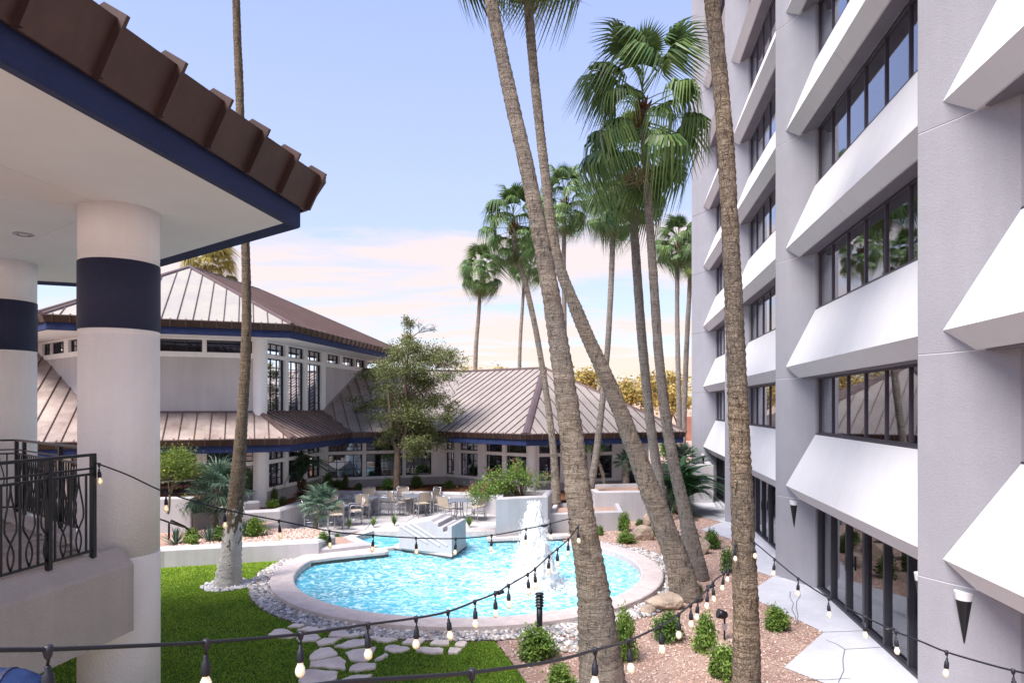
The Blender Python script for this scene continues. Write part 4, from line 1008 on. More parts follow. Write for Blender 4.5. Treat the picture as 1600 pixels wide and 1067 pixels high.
MB().prism([(-.76, 22.14), (1.91, 22.64), (1.87, 23.06), (-.8, 22.56)], -1.04, .025).build('footing_tile', M['copingdark'], pl)
# lower planters to the right of it
lo = thing('low_double_planter', 'low L-shaped pale stucco planter filled with gravel right of the tall planter', 'planter', (3, 24.5, 0))
rg = [Vector((1.25, 23.6, 0)), Vector((3.95, 24.2, 0)), Vector((4.15, 26.6, 0)), Vector((1.6, 26.2, 0))]
sweep(lo, 'planter_wall', rg, [(0, -.1), (0, .66), (-.04, .70), (-.18, .70), (-.2, .6), (-.2, 0)], M['rwall'], True)
MB().prism([(p.x, p.y) for p in offs(rg, -.18, True)], .3, .56).build('planter_gravel', M['dg'], lo)
up_ = [Vector((3.2, 26.0, 0)), Vector((5.6, 26.2, 0)), Vector((6.9, 29.2, 0)), Vector((2.9, 28.4, 0))]
up2 = thing('upper_planter', 'higher pale stucco planter of gravel with small palms near the wing', 'planter', (4.6, 27, 0))
sweep(up2, 'planter_wall', up_, [(0, 0), (0, 1.12), (-.04, 1.16), (-.2, 1.16), (-.22, 1.05), (-.22, 0)], M['rwall'], True)
MB().prism([(p.x, p.y) for p in offs(up_, -.2, True)], .5, 1.04).build('planter_gravel', M['dg'], up2)
gwall([(6.6, 31.5), (9.2, 31.2), (9.6, 33)], .3, 1.75, 'far pale stucco wall beside the hotel end, under the fan palms')
# far brick wall and pale band at the street
setp(MB().box((21.5, 88, 0), (44, 88.4, 3.1)).build('street_wall', M['farwall']), 'low reddish wall far beyond the palms, seen between wing and hotel', 'wall')
setp(MB().box((-80, 130, 0), (60, 131, 4.6)).build('distant_building', M['farland']), 'long pale distant building beyond the golden trees', 'building')
# short iron fence by the wing
fe = thing('iron_fence', 'short black iron fence beside the right end of the wing', 'fence', (5.0, 29.5, .7))
fa, fb_ = Pt(972, 735, 30.0), Pt(1000, 735, 30.2)
for z in (.1, 1.1): MB().tube([V2(fa, .9 + z), V2(fb_, .9 + z)], .02, 6).build('rail', M['black'], fe)
for i in range(9): p = fa.lerp(fb_, i / 8); MB().tube([V2(p, .9), V2(p, 2.05)], .012, 5).build('picket', M['black'], fe)

# ------------------------------------------------------------------ flagstones in the lawn
FS = [[(170,423),(205,405),(290,408),(232,426)],[(65,465),(100,440),(158,437),(220,468),(180,486),(105,474)],[(222,440),(278,422),(395,424),(420,436),(300,450)],[(215,485),(258,465),(330,464),(352,482),(318,500),(240,503)],
 [(392,475),(412,446),(470,442),(570,468),(520,478)],[(325,508),(370,487),(465,484),(420,512),(345,524)],[(422,528),(530,492),(582,488),(610,512),(545,530),(480,538)],[(612,478),(630,473),(690,476),(772,490),(720,506),(660,502)],
 [(790,512),(830,487),(925,490),(900,514),(850,520)],[(945,518),(972,497),(1052,498),(1050,522)],[(1080,526),(1095,505),(1145,505),(1138,528)],[(698,548),(712,526),(770,524),(838,540),(800,556),(748,562)],
 [(872,556),(890,536),(985,538),(1020,545),(1018,564),(940,566)],[(1045,566),(1052,538),(1120,544),(1095,566)],[(293,602),(300,572),(350,538),(405,536),(438,560),(440,578),(350,598)],[(485,565),(520,550),(655,532),(640,556),(600,612),(515,606)],
 [(290,640),(298,612),(355,606),(455,586),(490,610),(484,655),(440,650),(350,640)],[(642,606),(700,566),(718,576),(690,596)],[(505,664),(512,644),(560,622),(655,624),(648,650),(560,662)],
 [(230,718),(280,658),(350,662),(445,672),(440,700),(420,720),(330,735),(250,735)],[(460,716),(520,692),(632,684),(600,708),(540,722)],[(300,790),(420,760),(520,770),(470,800),(380,810)]]
flg = thing('flagstone_path', 'crazy-paved path of pale pink flagstones set into the lawn by the pool', 'stone path', (-1.8, 11.8, 0))
for poly in FS:
    q = [G(400 + x / 3.478, 860 + y / 3.478) for x, y in poly]; n_ = len(q); qq = []
    for i in range(n_):
        A_, B_ = q[i], q[(i + 1) % n_]; qq.append(A_)
        for f_ in (.35, .7): p = A_.lerp(B_, f_); qq.append(p + Vector((rnd.uniform(-.02, .02), rnd.uniform(-.03, .03), 0)))
    soften(MB().prism([(p.x, p.y) for p in qq], .002, .045 + rnd.uniform(0, .008)).build('flagstone', M['flag'], flg), .008, 1)
FSP = [[(400 + x / 3.478, 860 + y / 3.478) for x, y in p] for p in FS]
FSW = [[(G(x, y).x, G(x, y).y) for x, y in p] for p in FSP]

# ------------------------------------------------------------------ grass blades, pebbles, grit (numpy)
rng = np.random.default_rng(5)
def np_mesh(name, V, Fc, mt, kind='stuff', n=3, smooth=False):
    me = bpy.data.meshes.new(name); me.vertices.add(len(V)); me.vertices.foreach_set('co', V.astype(np.float32).ravel())
    me.loops.add(Fc.size); me.loops.foreach_set('vertex_index', Fc.astype(np.int32).ravel())
    me.polygons.add(len(Fc)); me.polygons.foreach_set('loop_start', np.arange(0, Fc.size, n, dtype=np.int32)); me.polygons.foreach_set('loop_total', np.full(len(Fc), n, np.int32))
    if smooth: me.polygons.foreach_set('use_smooth', np.ones(len(Fc), bool))
    me.update(); me.validate(); me.materials.append(mt); o = bpy.data.objects.new(name, me); COL.objects.link(o)
    if kind: o['kind'] = kind
    return o
def inpoly(P, poly):
    x, y = P[:, 0], P[:, 1]; ins = np.zeros(len(P), bool); n = len(poly); j = n - 1
    for i in range(n):
        xi, yi = poly[i]; xj, yj = poly[j]
        cnd = ((yi > y) != (yj > y)) & (x < (xj - xi) * (y - yi) / (yj - yi + 1e-12) + xi); ins ^= cnd; j = i
    return ins
P = np.stack([rng.uniform(-11, 1, 260000), rng.uniform(8.5, 19.6, 260000)], 1); ok = inpoly(P, LAWN)
for f_ in FSW: ok &= ~inpoly(P, f_)
ok &= (np.hypot(P[:, 0] - G(355, 915).x, P[:, 1] - G(355, 915).y) > .58)
P = P[ok]; n = len(P); an = rng.uniform(0, 2 * np.pi, n); h = rng.uniform(.018, .04, n); ww = rng.uniform(.004, .008, n) * (P[:, 1] / 11) * 1.3; le = rng.normal(0, .014, (n, 2))
dx, dy = np.cos(an) * ww, np.sin(an) * ww
V = np.stack([np.stack([P[:, 0] - dx, P[:, 1] - dy, np.full(n, .008)], 1), np.stack([P[:, 0] + dx, P[:, 1] + dy, np.full(n, .008)], 1), np.stack([P[:, 0] + le[:, 0], P[:, 1] + le[:, 1], h], 1)], 1).reshape(-1, 3)
o = np_mesh('lawn_grass', V, np.arange(3 * n).reshape(-1, 3), M['grass']); setp(o, 'short bright green turf blades covering the lawn', 'grass')
# pebbles: squashed jittered octahedra subdivided once
bmx = bmesh.new(); bmesh.ops.create_icosphere(bmx, subdivisions=1, radius=1); bmx.verts.ensure_lookup_table()
IV = np.array([v.co[:] for v in bmx.verts]); IF = np.array([[v.index for v in f.verts] for f in bmx.faces]); bmx.free()
OV = np.array([(1,0,0),(0,1,0),(-1,0,0),(0,-1,0),(0,0,1),(0,0,-1)], float); OF = np.array([(0,1,4),(1,2,4),(2,3,4),(3,0,4)])
def stones(P, size, flatn, name, mt, BV, BF, label, cat, z=0.0, smooth=False):
    n = len(P); s = rng.uniform(size[0], size[1], n); an = rng.uniform(0, 2 * np.pi, n); el = rng.uniform(.55, 1, n); k = len(BV)
    V = np.repeat(BV[None], n, 0) * rng.uniform(.78, 1.2, (n, k, 1)); V[:, :, 0] *= s[:, None]; V[:, :, 1] *= (s * el)[:, None]; V[:, :, 2] *= (s * flatn)[:, None]
    ti = rng.normal(0, .3, n); V[:, :, 2] += V[:, :, 0] * ti[:, None]
    ca, sa = np.cos(an)[:, None], np.sin(an)[:, None]; X = V[:, :, 0] * ca - V[:, :, 1] * sa; Y = V[:, :, 0] * sa + V[:, :, 1] * ca
    V = np.stack([X + P[:, 0:1], Y + P[:, 1:2], V[:, :, 2] + z + (s * flatn * .5)[:, None]], 2).reshape(-1, 3)
    Fc = (BF[None] + (np.arange(n) * k)[:, None, None]).reshape(-1, 3)
    return setp(np_mesh(name, V, Fc, mt, smooth=smooth), label, cat)
n = 7800; d_ = rng.uniform(162, 408, n); r_ = np.sqrt(rng.uniform(5.05 ** 2, 5.52 ** 2, n)); ex = np.clip((d_ - 290) / 60, 0, 1) * rng.uniform(0, .34, n) * (d_ < 390)
r_ = r_ + ex; P = np.stack([PC.x + r_ * np.cos(np.radians(d_)), PC.y + r_ * np.sin(np.radians(d_))], 1)
stones(P, (.030, .075), .55, 'river_pebbles', M['pebble'], IV, IF, 'band of mixed grey river pebbles circling the pool coping', 'pebbles', .01)
P = np.stack([rng.uniform(.2, 2.2, 1500), rng.uniform(12.2, 14.6, 1500)], 1); P = P[np.hypot(P[:, 0] - PC.x, P[:, 1] - PC.y) > 5.5]
P = P[np.hypot(P[:, 0] - 1.2, P[:, 1] - 13) < 1.1]
stones(P, (.03, .07), .55, 'river_pebbles', M['pebble'], IV, IF, 'patch of grey river pebbles beside the bollard light', 'pebbles', .01)
n = 420; cp = G(355, 915); an = rng.uniform(0, 6.283, n); rr = np.sqrt(rng.uniform(.09, .34, n)); P = np.stack([cp.x + rr * np.cos(an), cp.y + rr * np.sin(an)], 1)
stones(P, (.025, .06), .6, 'white_pebbles', M['whitepebble'], IV, IF, 'ring of white pebbles round the foot of the limed palm trunk', 'pebbles', .01)
P = np.stack([rng.uniform(-.4, 8, 60000), rng.uniform(8.6, 27, 60000)], 1)
ok = ~inpoly(P, LAWN) & ~inpoly(P, SWP) & (np.hypot(P[:, 0] - PC.x, P[:, 1] - PC.y) > 5.6); P = P[ok]
stones(P, (.010, .028), .7, 'granite_grit', M['grit'], OV, OF, 'pinkish decomposed granite chips between the palms and the walk', 'gravel', .0)
P = np.stack([rng.uniform(-10, -4.8, 9000), rng.uniform(18.6, 23, 9000)], 1); ok = inpoly(P, [(g1.x, g1.y + .35), (g2.x, g2.y + .4), (-5.6, 20.8), (-6.2, 22), (-8.6, 22.2), (-10, 22)]); P = P[ok]
stones(P, (.015, .045), .7, 'bed_gravel', M['grit'], OV, OF, 'brown gravel in the raised bed behind the lawn wall', 'gravel', .44)
P = np.stack([rng.uniform(-8, 8, 9000), rng.uniform(23.8, 32, 9000)], 1); ok = inpoly(P, [(p[0], p[1]) for p in bed]); P = P[ok]
stones(P, (.02, .05), .6, 'bark_chips', M['mulch'], OV, OF, 'rusty bark chips in the bed below the wing windows', 'mulch', .73)

# ------------------------------------------------------------------ palms
def fan_mesh(seed, droop, nseg=30, span=105, rad=.98, pet=1.0, w0=.052, ragged=.12, name='frond'):
    r_ = random.Random(seed); m = MB()
    m.tube([(0, 0, 0), (pet * .5, 0, .05), (pet, 0, .03)], [.022, .015, .010], 4)
    for i in range(nseg):
        an = R(-span + 2 * span * (i + .5) / nseg) ; L_ = rad * (1 - .28 * abs(an / R(span)) ** 2) * r_.uniform(1 - ragged, 1)
        d = Vector((math.cos(an), math.sin(an), 0)); s = Vector((-d.y, d.x, 0)); fold = .012 if i % 2 else -.012
        dr = droop * r_.uniform(.8, 1.25) * (1 + .35 * abs(an / R(span)))
        pts = []
        for t_ in (0.02, .35, .62, .82, 1.0):
            x = L_ * t_; z = -dr * L_ * max(0, t_ - .48) ** 1.5 * 2.6 + fold * 2 + .10 * rad * math.sin(min(1, t_) * math.pi) * (1 - abs(an) / R(span)) * .5
            sh = L_ * (t_ - .55) * .55 * dr if t_ > .55 else 0
            pts.append(Vector((pet, 0, .03)) + d * (x - max(0, sh)) + Vector((0, 0, z)))
        ws = [.006, w0 * .9, w0 * .50, w0 * .22, .002]; tw = r_.uniform(-.5, .5) * droop
        vs = []
        for j, p in enumerate(pts):
            vs += [p - s * ws[j] + Vector((0, 0, fold * (1 if j < 3 else 0) - tw * ws[j])), p + s * ws[j] + Vector((0, 0, -fold * (1 if j < 3 else 0) + tw * ws[j]))]
        m.add(vs, [(2*j, 2*j+1, 2*j+3, 2*j+2) for j in range(4)])
    return m.mesh(name)
FAN = {0: [fan_mesh(i, .45) for i in range(3)], 1: [fan_mesh(10 + i, .95) for i in range(3)], 2: [fan_mesh(20 + i, 1.15) for i in range(3)]}
FANL = [fan_mesh(30, .7)]; FAND = [fan_mesh(40 + i, 2.0, 14, 95, .75, .8, .02, .4) for i in range(2)]
FANG = [fan_mesh(50 + i, .9) for i in range(2)]; FANS = [fan_mesh(60 + i, .25, 22, 120, .62, .5, .016, .2) for i in range(2)]
for g__, mt in ((FAN[0] + FAN[1] + FAN[2], 'palm'), (FANL, 'palmlight'), (FAND, 'palmdead'), (FANG, 'palmgold'), (FANS, 'palmblue')):
    for q in g__: q.materials.append(M[mt])
def frond_at(t_, base, az, tilt, sc, me, roll=0):
    Rm = Matrix.Rotation(az, 4, 'Z') @ Matrix.Rotation(-tilt, 4, 'Y') @ Matrix.Rotation(roll, 4, 'X') @ Matrix.Diagonal((sc, sc, sc, 1))
    Rm.translation = base; o = link('frond', me, None, t_); o.matrix_local = Rm; return o
def trunk(t_, path, rad, mt, sides=20, ringh=.09, rough=.03, name='trunk'):
    pts = catmull(path, 26); n = len(pts); O = org(t_)
    cum = [0]
    for i in range(1, n): cum.append(cum[-1] + (pts[i] - pts[i - 1]).length)
    tot = cum[-1]; keys = [i / (len(rad) - 1) for i in range(len(rad))]
    m = MB(); step = max(ringh / 2, tot / 260); k = int(tot / step); P_ = []; Rr = []; j = 0
    for i in range(k + 1):
        s = tot * i / k
        while j < n - 2 and cum[j + 1] < s: j += 1
        f_ = (s - cum[j]) / max(1e-6, cum[j + 1] - cum[j]); P_.append(pts[j].lerp(pts[j + 1], f_))
        u = i / k * (n - 1) / 26 ; q = (j + f_) / (n - 1) * (len(rad) - 1); a0 = min(int(q), len(rad) - 2)
        Rr.append((rad[a0] * (1 - (q - a0)) + rad[a0 + 1] * (q - a0)) * (1 + (rough if i % 2 else -rough * .5) + rnd.uniform(-rough, rough) * .6))
    m.tube(P_, Rr, sides)
    sd_ = rnd.uniform(0, 50); vs = []
    for i, v in enumerate(m.v):
        c_ = P_[min(i // sides, len(P_) - 1)]; v = Vector(v); dd = v - c_
        f_ = 1 + .07 * mnoise.noise(Vector((v.x * 3 + sd_, v.y * 3, v.z * 1.3))) + .05 * mnoise.noise(Vector((v.x * 14 + sd_, v.y * 14, v.z * 5)))
        vs.append(tuple(c_ + dd * f_))
    m.v = vs
    return m.build(name, mt, t_, smooth=True)
def fanpalm(label, path, rad, bark, size=1.0, nf=34, crown=True, gold=False, dead=3, seed=1, skirt=1.0, group=None, sides=18, name='fan_palm', stretch=1.0):
    base = Vector(path[0]); t_ = thing(name, label, 'palm tree', base, group)
    trunk(t_, path, rad, M[bark], sides, rough=.045)
    if not crown: return t_
    r_ = random.Random(seed); topp = Vector(path[-1]) - base; d = (Vector(path[-1]) - Vector(path[-2])).normalized()
    # boots under the crown
    m = MB(); rt = rad[-1]
    for i in range(46):
        u = r_.random(); an = r_.uniform(0, 6.283); p = topp - Vector((0, 0, .55 * size * u)); dv = Vector((math.cos(an), math.sin(an), 0))
        m.tube([p + dv * rt * .5, p + dv * (rt * 1.1 + .05 * size) + Vector((0, 0, .07 * size)), p + dv * (rt * 1.1 + .13 * size) + Vector((0, 0, .2 * size))], [.05 * size, .04 * size, .012], 4)
    link('boots', m.mesh('boots'), M['boots'], t_)
    for i in range(nf):
        u = (i + .5) / nf                                    # 0 top .. 1 bottom
        tilt = R(82 - 122 * u ** .8 + r_.uniform(-12, 12)); az = i * 2.39996 + r_.uniform(-.5, .5)
        pos = topp + Vector((0, 0, .18 * size * (1 - u) * 2 * stretch - .42 * size * u * stretch))
        kd = 0 if u < .22 else (1 if u < .66 else 2)
        ms = FANG if gold else FAN[kd]
        if not gold and r_.random() < .12: ms = FANL
        frond_at(t_, pos, az, tilt, size * r_.uniform(.78, 1.18) * (.85 if u < .1 else 1), r_.choice(ms), r_.uniform(-.35, .35))
    for i in range(dead):
        frond_at(t_, topp - Vector((0, 0, .45 * size * stretch)), r_.uniform(0, 6.28), R(-80 + r_.uniform(-6, 12)), size * r_.uniform(.8, 1.05) * skirt, r_.choice(FAND), r_.uniform(-.4, .4))
    return t_
def pxpath(pts, Y, zb=None, Y2=None):
    o = []
    for i, (x, y) in enumerate(pts):
        yy = Y if Y2 is None else Y + (Y2 - Y) * i / (len(pts) - 1)
        o.append(Pt(x, y, yy))
    if zb is not None: o[0].z = zb
    return o
pw = lambda w0, Y: w0 / F * Y / 2 * .97
# 1 big near trunk
Y1 = 9.6; pth = pxpath([(946, 1125), (928, 930), (909, 810), (889, 650), (864, 480), (831, 300), (793, 130), (763, -20), (735, -170), (705, -300), (670, -520)], Y1)
fanpalm('thickest leaning palm trunk in the middle foreground with the light strings tied to it', pth, [pw(w0, Y1) for w0 in (84, 51, 43, 37, 30, 25, 22, 20, 19, 18, 18)], 'barkbase', 1.15, 30, seed=3, sides=32)
# 2 leaning trunk behind it
Y2_ = 15.6; pth = pxpath([(1074, 938), (1052, 860), (1010, 750), (960, 620), (907, 500), (869, 395), (849, 250), (833, 100), (822, -40), (817, -125)], Y2_)
fanpalm('long curved palm trunk rising from the granite bed and crossing behind the thick trunk', pth, [pw(w0, Y2_) for w0 in (48, 38, 32, 25, 21, 16, 15, 15, 14, 14)], 'bark', 1.12, 34, seed=4, sides=26, dead=9)
# 3 right trunk
Y3 = 9.8; pth = pxpath([(1168, 1116), (1165, 960), (1160, 800), (1152, 600), (1143, 400), (1132, 200), (1112, 0), (1095, -160), (1075, -420)], Y3)
fanpalm('straight rough palm trunk in front of the hotel with strings tied to it', pth, [pw(w0, Y3) for w0 in (47, 40, 35, 31, 27, 25, 24, 22, 20)], 'barkrough', 1.1, 30, seed=5, sides=26)
# 4 left limed trunk
Y4 = 16.8; pth = pxpath([(356, 916), (362, 850), (372, 740), (379, 640), (385, 520), (384, 400), (378, 280), (374, 140), (369, 0), (368, -120), (370, -240)], Y4)
fanpalm('slim palm trunk with lime-washed foot standing on the lawn', pth, [pw(w0, Y4) for w0 in (44, 30, 22, 17, 15, 13, 13, 13, 12, 12, 12)], 'barkwhite', 1.1, 30, seed=6, sides=22)
# 5 tall centre-right with the big crown
Y5 = 17.4; pth = pxpath([(1092, 906), (1070, 800), (1046, 690), (1030, 560), (1020, 420), (1011, 290), (1004, 165)], Y5)
fanpalm('tall palm with the largest dark green crown, just left of the hotel', pth, [pw(w0, Y5) for w0 in (34, 22, 17, 15, 14, 12, 12)], 'barkgrey', 1.06, 34, seed=11, dead=3, stretch=1.9)
Y6 = 20.5; pth = pxpath([(1043, 862), (1032, 770), (1016, 660), (1004, 540), (995, 420), (989, 320), (986, 268)], Y6)
fanpalm('palm with reddish boots whose crown hangs just below the largest crown', pth, [pw(w0, Y6) for w0 in (22, 17, 15, 15, 14, 13, 12)], 'barkgrey', .92, 26, seed=12, dead=2, stretch=1.4)
Y7 = 27; pth = pxpath([(923, 762), (934, 690), (948, 560), (955, 440), (958, 345), (957, 325)], Y7)
fanpalm('slender S-curved palm with small dark crown above the wing roof, left of the reddish-booted one', pth, [pw(w0, Y7) for w0 in (13, 11, 9, 9, 8, 8)], 'barkgrey', .78, 30, seed=13, dead=4)
Y8 = 26; pth = pxpath([(869, 786), (866, 720), (856, 630), (838, 520), (820, 440), (806, 395), (802, 350)], Y8)
fanpalm('palm with thin trunk bending left to a ragged crown, its foot beside the tall planter', pth, [pw(w0, Y8) for w0 in (16, 12, 10, 9, 9, 8, 8)], 'bark', .78, 36, seed=14, dead=8, stretch=2.0)
Y9 = 46; pth = pxpath([(880, 676), (882, 560), (881, 420), (882, 312)], Y9, 0)
fanpalm('palm half hidden behind the two crossing trunks, pale young fan in its crown', pth, [pw(w0, Y9) for w0 in (10, 8, 7, 7)], 'barkgrey', 1.25, 34, seed=15, dead=3, stretch=1.8, sides=12)
Y10 = 50; pth = pxpath([(810, 640), (812, 560), (817, 470), (821, 408)], Y10, 0)
fanpalm('small distant palm crown behind the ragged one, above the wing ridge', pth, [pw(w0, Y10) for w0 in (7, 6, 5, 5)], 'bark', .98, 30, seed=16, sides=12)
Y11 = 52; pth = pxpath([(740, 640), (743, 560), (748, 490), (752, 422)], Y11, 0)
fanpalm('lone distant palm with round crown standing left of all the others', pth, [pw(w0, Y11) for w0 in (8, 7, 6, 5)], 'bark', 1.02, 40, seed=17, dead=9, sides=12, skirt=1.3, stretch=1.3)
Y12 = 40; pth = pxpath([(1063, 700), (1060, 600), (1058, 480), (1059, 380)], Y12, 0)
fanpalm('far palm with dark crown touching the left edge of the hotel', pth, [pw(w0, Y12) for w0 in (9, 8, 7, 7)], 'barkgrey', .86, 36, seed=18, dead=2, sides=12)
Y13 = 44; pth = pxpath([(1066, 690), (1072, 560), (1077, 460), (1080, 400)], Y13, 0)
fanpalm('far palm whose crown is mostly hidden behind the hotel edge', pth, [pw(w0, Y13) for w0 in (9, 8, 7, 7)], 'barkgrey', .86, 30, seed=19, dead=2, sides=12)
Y14 = 55; pth = pxpath([(326, 640), (326, 500), (325, 418)], Y14, 0)
fanpalm('yellowish sunlit palm crown peeping over the pavilion roof', pth, [pw(w0, Y14) for w0 in (9, 8, 7)], 'bark', 1.35, 44, gold=True, seed=20, dead=2, sides=10)

# small palms (silvery fans) in the beds
def smallpalm(label, px, py, z, h, size, seed, nf=24, ms=None, lean=0, bark='bark', r0=.10):
    p = G(px, py, z); t_ = thing('small_fan_palm', label, 'palm', p); r_ = random.Random(seed)
    pa = [p, p + Vector((lean * .3, 0, h * .5)), p + Vector((lean, 0, h))]
    trunk(t_, pa, [r0 * 1.25, r0 * 1.05, r0], M[bark], 12, .06, .10)
    for i in range(nf):
        u = (i + .5) / nf; frond_at(t_, Vector((lean, 0, h - .05 * u)), i * 2.4 + r_.uniform(-.3, .3), R(80 - 115 * u + r_.uniform(-8, 8)), size * r_.uniform(.85, 1.1), r_.choice(ms or FANS), r_.uniform(-.3, .3))
    return t_
smallpalm('small silver-green fan palm in the raised bed left of the limed trunk', 335, 828, .44, .95, 1.0, 31)
smallpalm('silvery fan palm standing behind and above the other, against the pavilion windows', 341, 790, 1.36, .55, 1.15, 32, 28)
smallpalm('small silver fan palm leaning right at the patio edge', 491, 836, .1, 1.0, .85, 33, 26, lean=.25, r0=.08)
smallpalm('small green fan palm on a curved thin trunk in the upper planter', 948, 776, .56, 2.3, .42, 34, 22, ms=[FAN[0][0], FAN[1][0]], lean=-.75, r0=.07)
smallpalm('small bluish fan palm beside the iron fence', 978, 757, 1.04, 1.0, .62, 35, 24, r0=.12, bark='bark')
smallpalm('bluish fan palm behind the leaning trunk near the wing eave', 985, 745, 1.04, 2.0, .62, 36, 22, r0=.10)
smallpalm('bushy light green fan palm on the far wall by the hotel', 1068, 725, 1.5, .35, .9, 37, 24, ms=FANS)

# feather fronds: phoenix palm and cycad
def feather_mesh(seed, L_=1.6, n=38, ll=.30, w0=.014, arch=.5, name='frond', stiff=.35):
    r_ = random.Random(seed); m = MB(); pts = []
    for i in range(13):
        u = i / 12; pts.append(Vector((L_ * (u - .12 * u * u * arch), 0, L_ * arch * (.55 * math.sin(u * 2.2) - .75 * u * u))))
    m.tube(pts, [.016 * (1 - .85 * i / 12) for i in range(13)], 4)
    for i in range(n):
        u = .12 + .88 * i / n; k = u * 12; j = min(int(k), 11); p = pts[j].lerp(pts[j + 1], k - j); tg = (pts[j + 1] - pts[j]).normalized()
        l2 = ll * math.sin(min(1, u * 1.15 + .12) * math.pi * .93 + .12) * r_.uniform(.85, 1.1) + .05
        for sg in (1, -1):
            d = (Vector((0, sg, 0)) + tg * .75 + Vector((0, 0, stiff))).normalized(); e = d.cross(Vector((0, 0, 1))).normalized() * w0
            q = p + d * l2 * .6; tip = p + d * l2 - Vector((0, 0, l2 * .22))
            m.add([p - e * .4, p + e * .4, q + e, q - e, tip], [(0, 1, 2, 3), (3, 2, 4)])
    return m.mesh(name)
FE = [feather_mesh(i, 1.6, 44, .36, .020, .9) for i in range(3)]
CY = [feather_mesh(10 + i, 1.15, 60, .20, .012, .6, stiff=.5) for i in range(3)]
for q in FE: q.materials.append(M['palmblue'])
for q in CY: q.materials.append(M['cycad'])
p = G(468, 774, .73); t_ = thing('date_palm', 'young arching date palm with shaggy orange-brown base beside the pavilion windows', 'palm', p); r_ = random.Random(5)
m = MB()
for i in range(90):
    an = r_.uniform(0, 6.28); z = r_.uniform(0, .55); dv = Vector((math.cos(an), math.sin(an), 0)); rr = .30 - .2 * z
    m.tube([dv * rr * .6 + Vector((0, 0, z)), dv * rr + Vector((0, 0, z + .05)), dv * (rr + .07) + Vector((0, 0, z + .16))], [.05, .035, .01], 4)
link('trunk_base', m.mesh('trunk_base'), M['boots'], t_)
for i in range(30): frond_at(t_, Vector((0, 0, .55)), i * 2.4, R(r_.uniform(5, 72)), r_.uniform(.9, 1.15), FE[i % 3], r_.uniform(-.2, .2))
def cycad(label, pos, size, nf, seed):
    t_ = thing('cycad', label, 'cycad', pos); r_ = random.Random(seed)
    link('trunk_base', MB().lathe([(.16 * size, 0), (.2 * size, .15 * size), (.14 * size, .32 * size), (.03, .36 * size)], 12).mesh('trunk_base', True), M['boots'], t_)
    for i in range(nf): frond_at(t_, Vector((0, 0, .3 * size)), i * 2.4, R(r_.uniform(-5, 75)), size * r_.uniform(.9, 1.12), CY[i % 3], r_.uniform(-.2, .2))
cycad('large dark glossy cycad at the foot of the hotel walk', G(1066, 803), 1.75, 46, 2)
cycad('small dark cycad in the mulch bed below the wing windows', G(594, 757, .73), .75, 22, 3)

# ------------------------------------------------------------------ leafy plants
def leaf_np(P, size, seed, nrm=None, asp=.5, fold=.15):
    r_ = np.random.default_rng(seed); n = len(P); s = r_.uniform(size[0], size[1], n)[:, None]
    d = r_.normal(0, 1, (n, 3)); d[:, 2] = d[:, 2] * .6; d /= np.linalg.norm(d, axis=1)[:, None]
    q = r_.normal(0, 1, (n, 3)); q[:, 2] += .8; e = np.cross(d, q); e /= np.linalg.norm(e, axis=1)[:, None]
    up_ = np.cross(e, d)
    A_ = P; B_ = P + d * s * .45 + e * s * asp * .5 + up_ * s * fold; C_ = P + d * s; D_ = P + d * s * .45 - e * s * asp * .5 + up_ * s * fold
    V = np.stack([A_, B_, C_, D_], 1).reshape(-1, 3); return V, np.arange(4 * n).reshape(-1, 4)
def np_local(name, V, Fc, mt):
    me = bpy.data.meshes.new(name); me.vertices.add(len(V)); me.vertices.foreach_set('co', V.astype(np.float32).ravel())
    me.loops.add(Fc.size); me.loops.foreach_set('vertex_index', Fc.astype(np.int32).ravel()); k = Fc.shape[1]
    me.polygons.add(len(Fc)); me.polygons.foreach_set('loop_start', np.arange(0, Fc.size, k, dtype=np.int32)); me.polygons.foreach_set('loop_total', np.full(len(Fc), k, np.int32))
    me.update(); me.validate(); me.materials.append(mt); return me
def shrub_meshes(seed, mt, n=1500, leaf=(.065, .125), asp=.55, twigs=26, round_=.85):
    r_ = np.random.default_rng(seed); rp = random.Random(seed); m = MB(); cl = []
    for i in range(twigs):
        an = rp.uniform(0, 6.28); el = rp.uniform(.25, 1.45); L_ = rp.uniform(.62, 1.0) * round_
        d = Vector((math.cos(an) * math.cos(el), math.sin(an) * math.cos(el), math.sin(el)))
        p0 = Vector((d.x * .08, d.y * .08, 0)); p2 = Vector((d.x * .62 * L_, d.y * .62 * L_, d.z * L_ * .95)); p1 = (p0 + p2) / 2 + Vector((rp.uniform(-.05, .05), rp.uniform(-.05, .05), .05))
        m.tube([p0, p1, p2], [.012, .008, .003], 4, False); cl += [(p1, .15), (p2, .13), (p1.lerp(p2, .5), .15)]
    idx = r_.integers(0, len(cl), n); C0 = np.array([cl[i][0][:] for i in idx]); sp_ = np.array([cl[i][1] for i in idx])
    P = C0 + r_.normal(0, 1, (n, 3)) * sp_[:, None] * .62; P[:, 2] = np.abs(P[:, 2]) + .01
    V, Fc = leaf_np(P, leaf, seed, asp=asp); return m.mesh('stems'), np_local('foliage', V, Fc, M[mt])
SH = {'a': shrub_meshes(1, 'shrub', 3000, (.06, .12), twigs=44), 'b': shrub_meshes(2, 'shrub', 2600, (.07, .13), twigs=38), 'c': shrub_meshes(3, 'shrubd', 3000, (.06, .12), twigs=44), 'd': shrub_meshes(4, 'shrubd', 1300, (.06, .11), twigs=20), 'e': shrub_meshes(6, 'shrub', 2400, (.08, .14), .5, 34)}
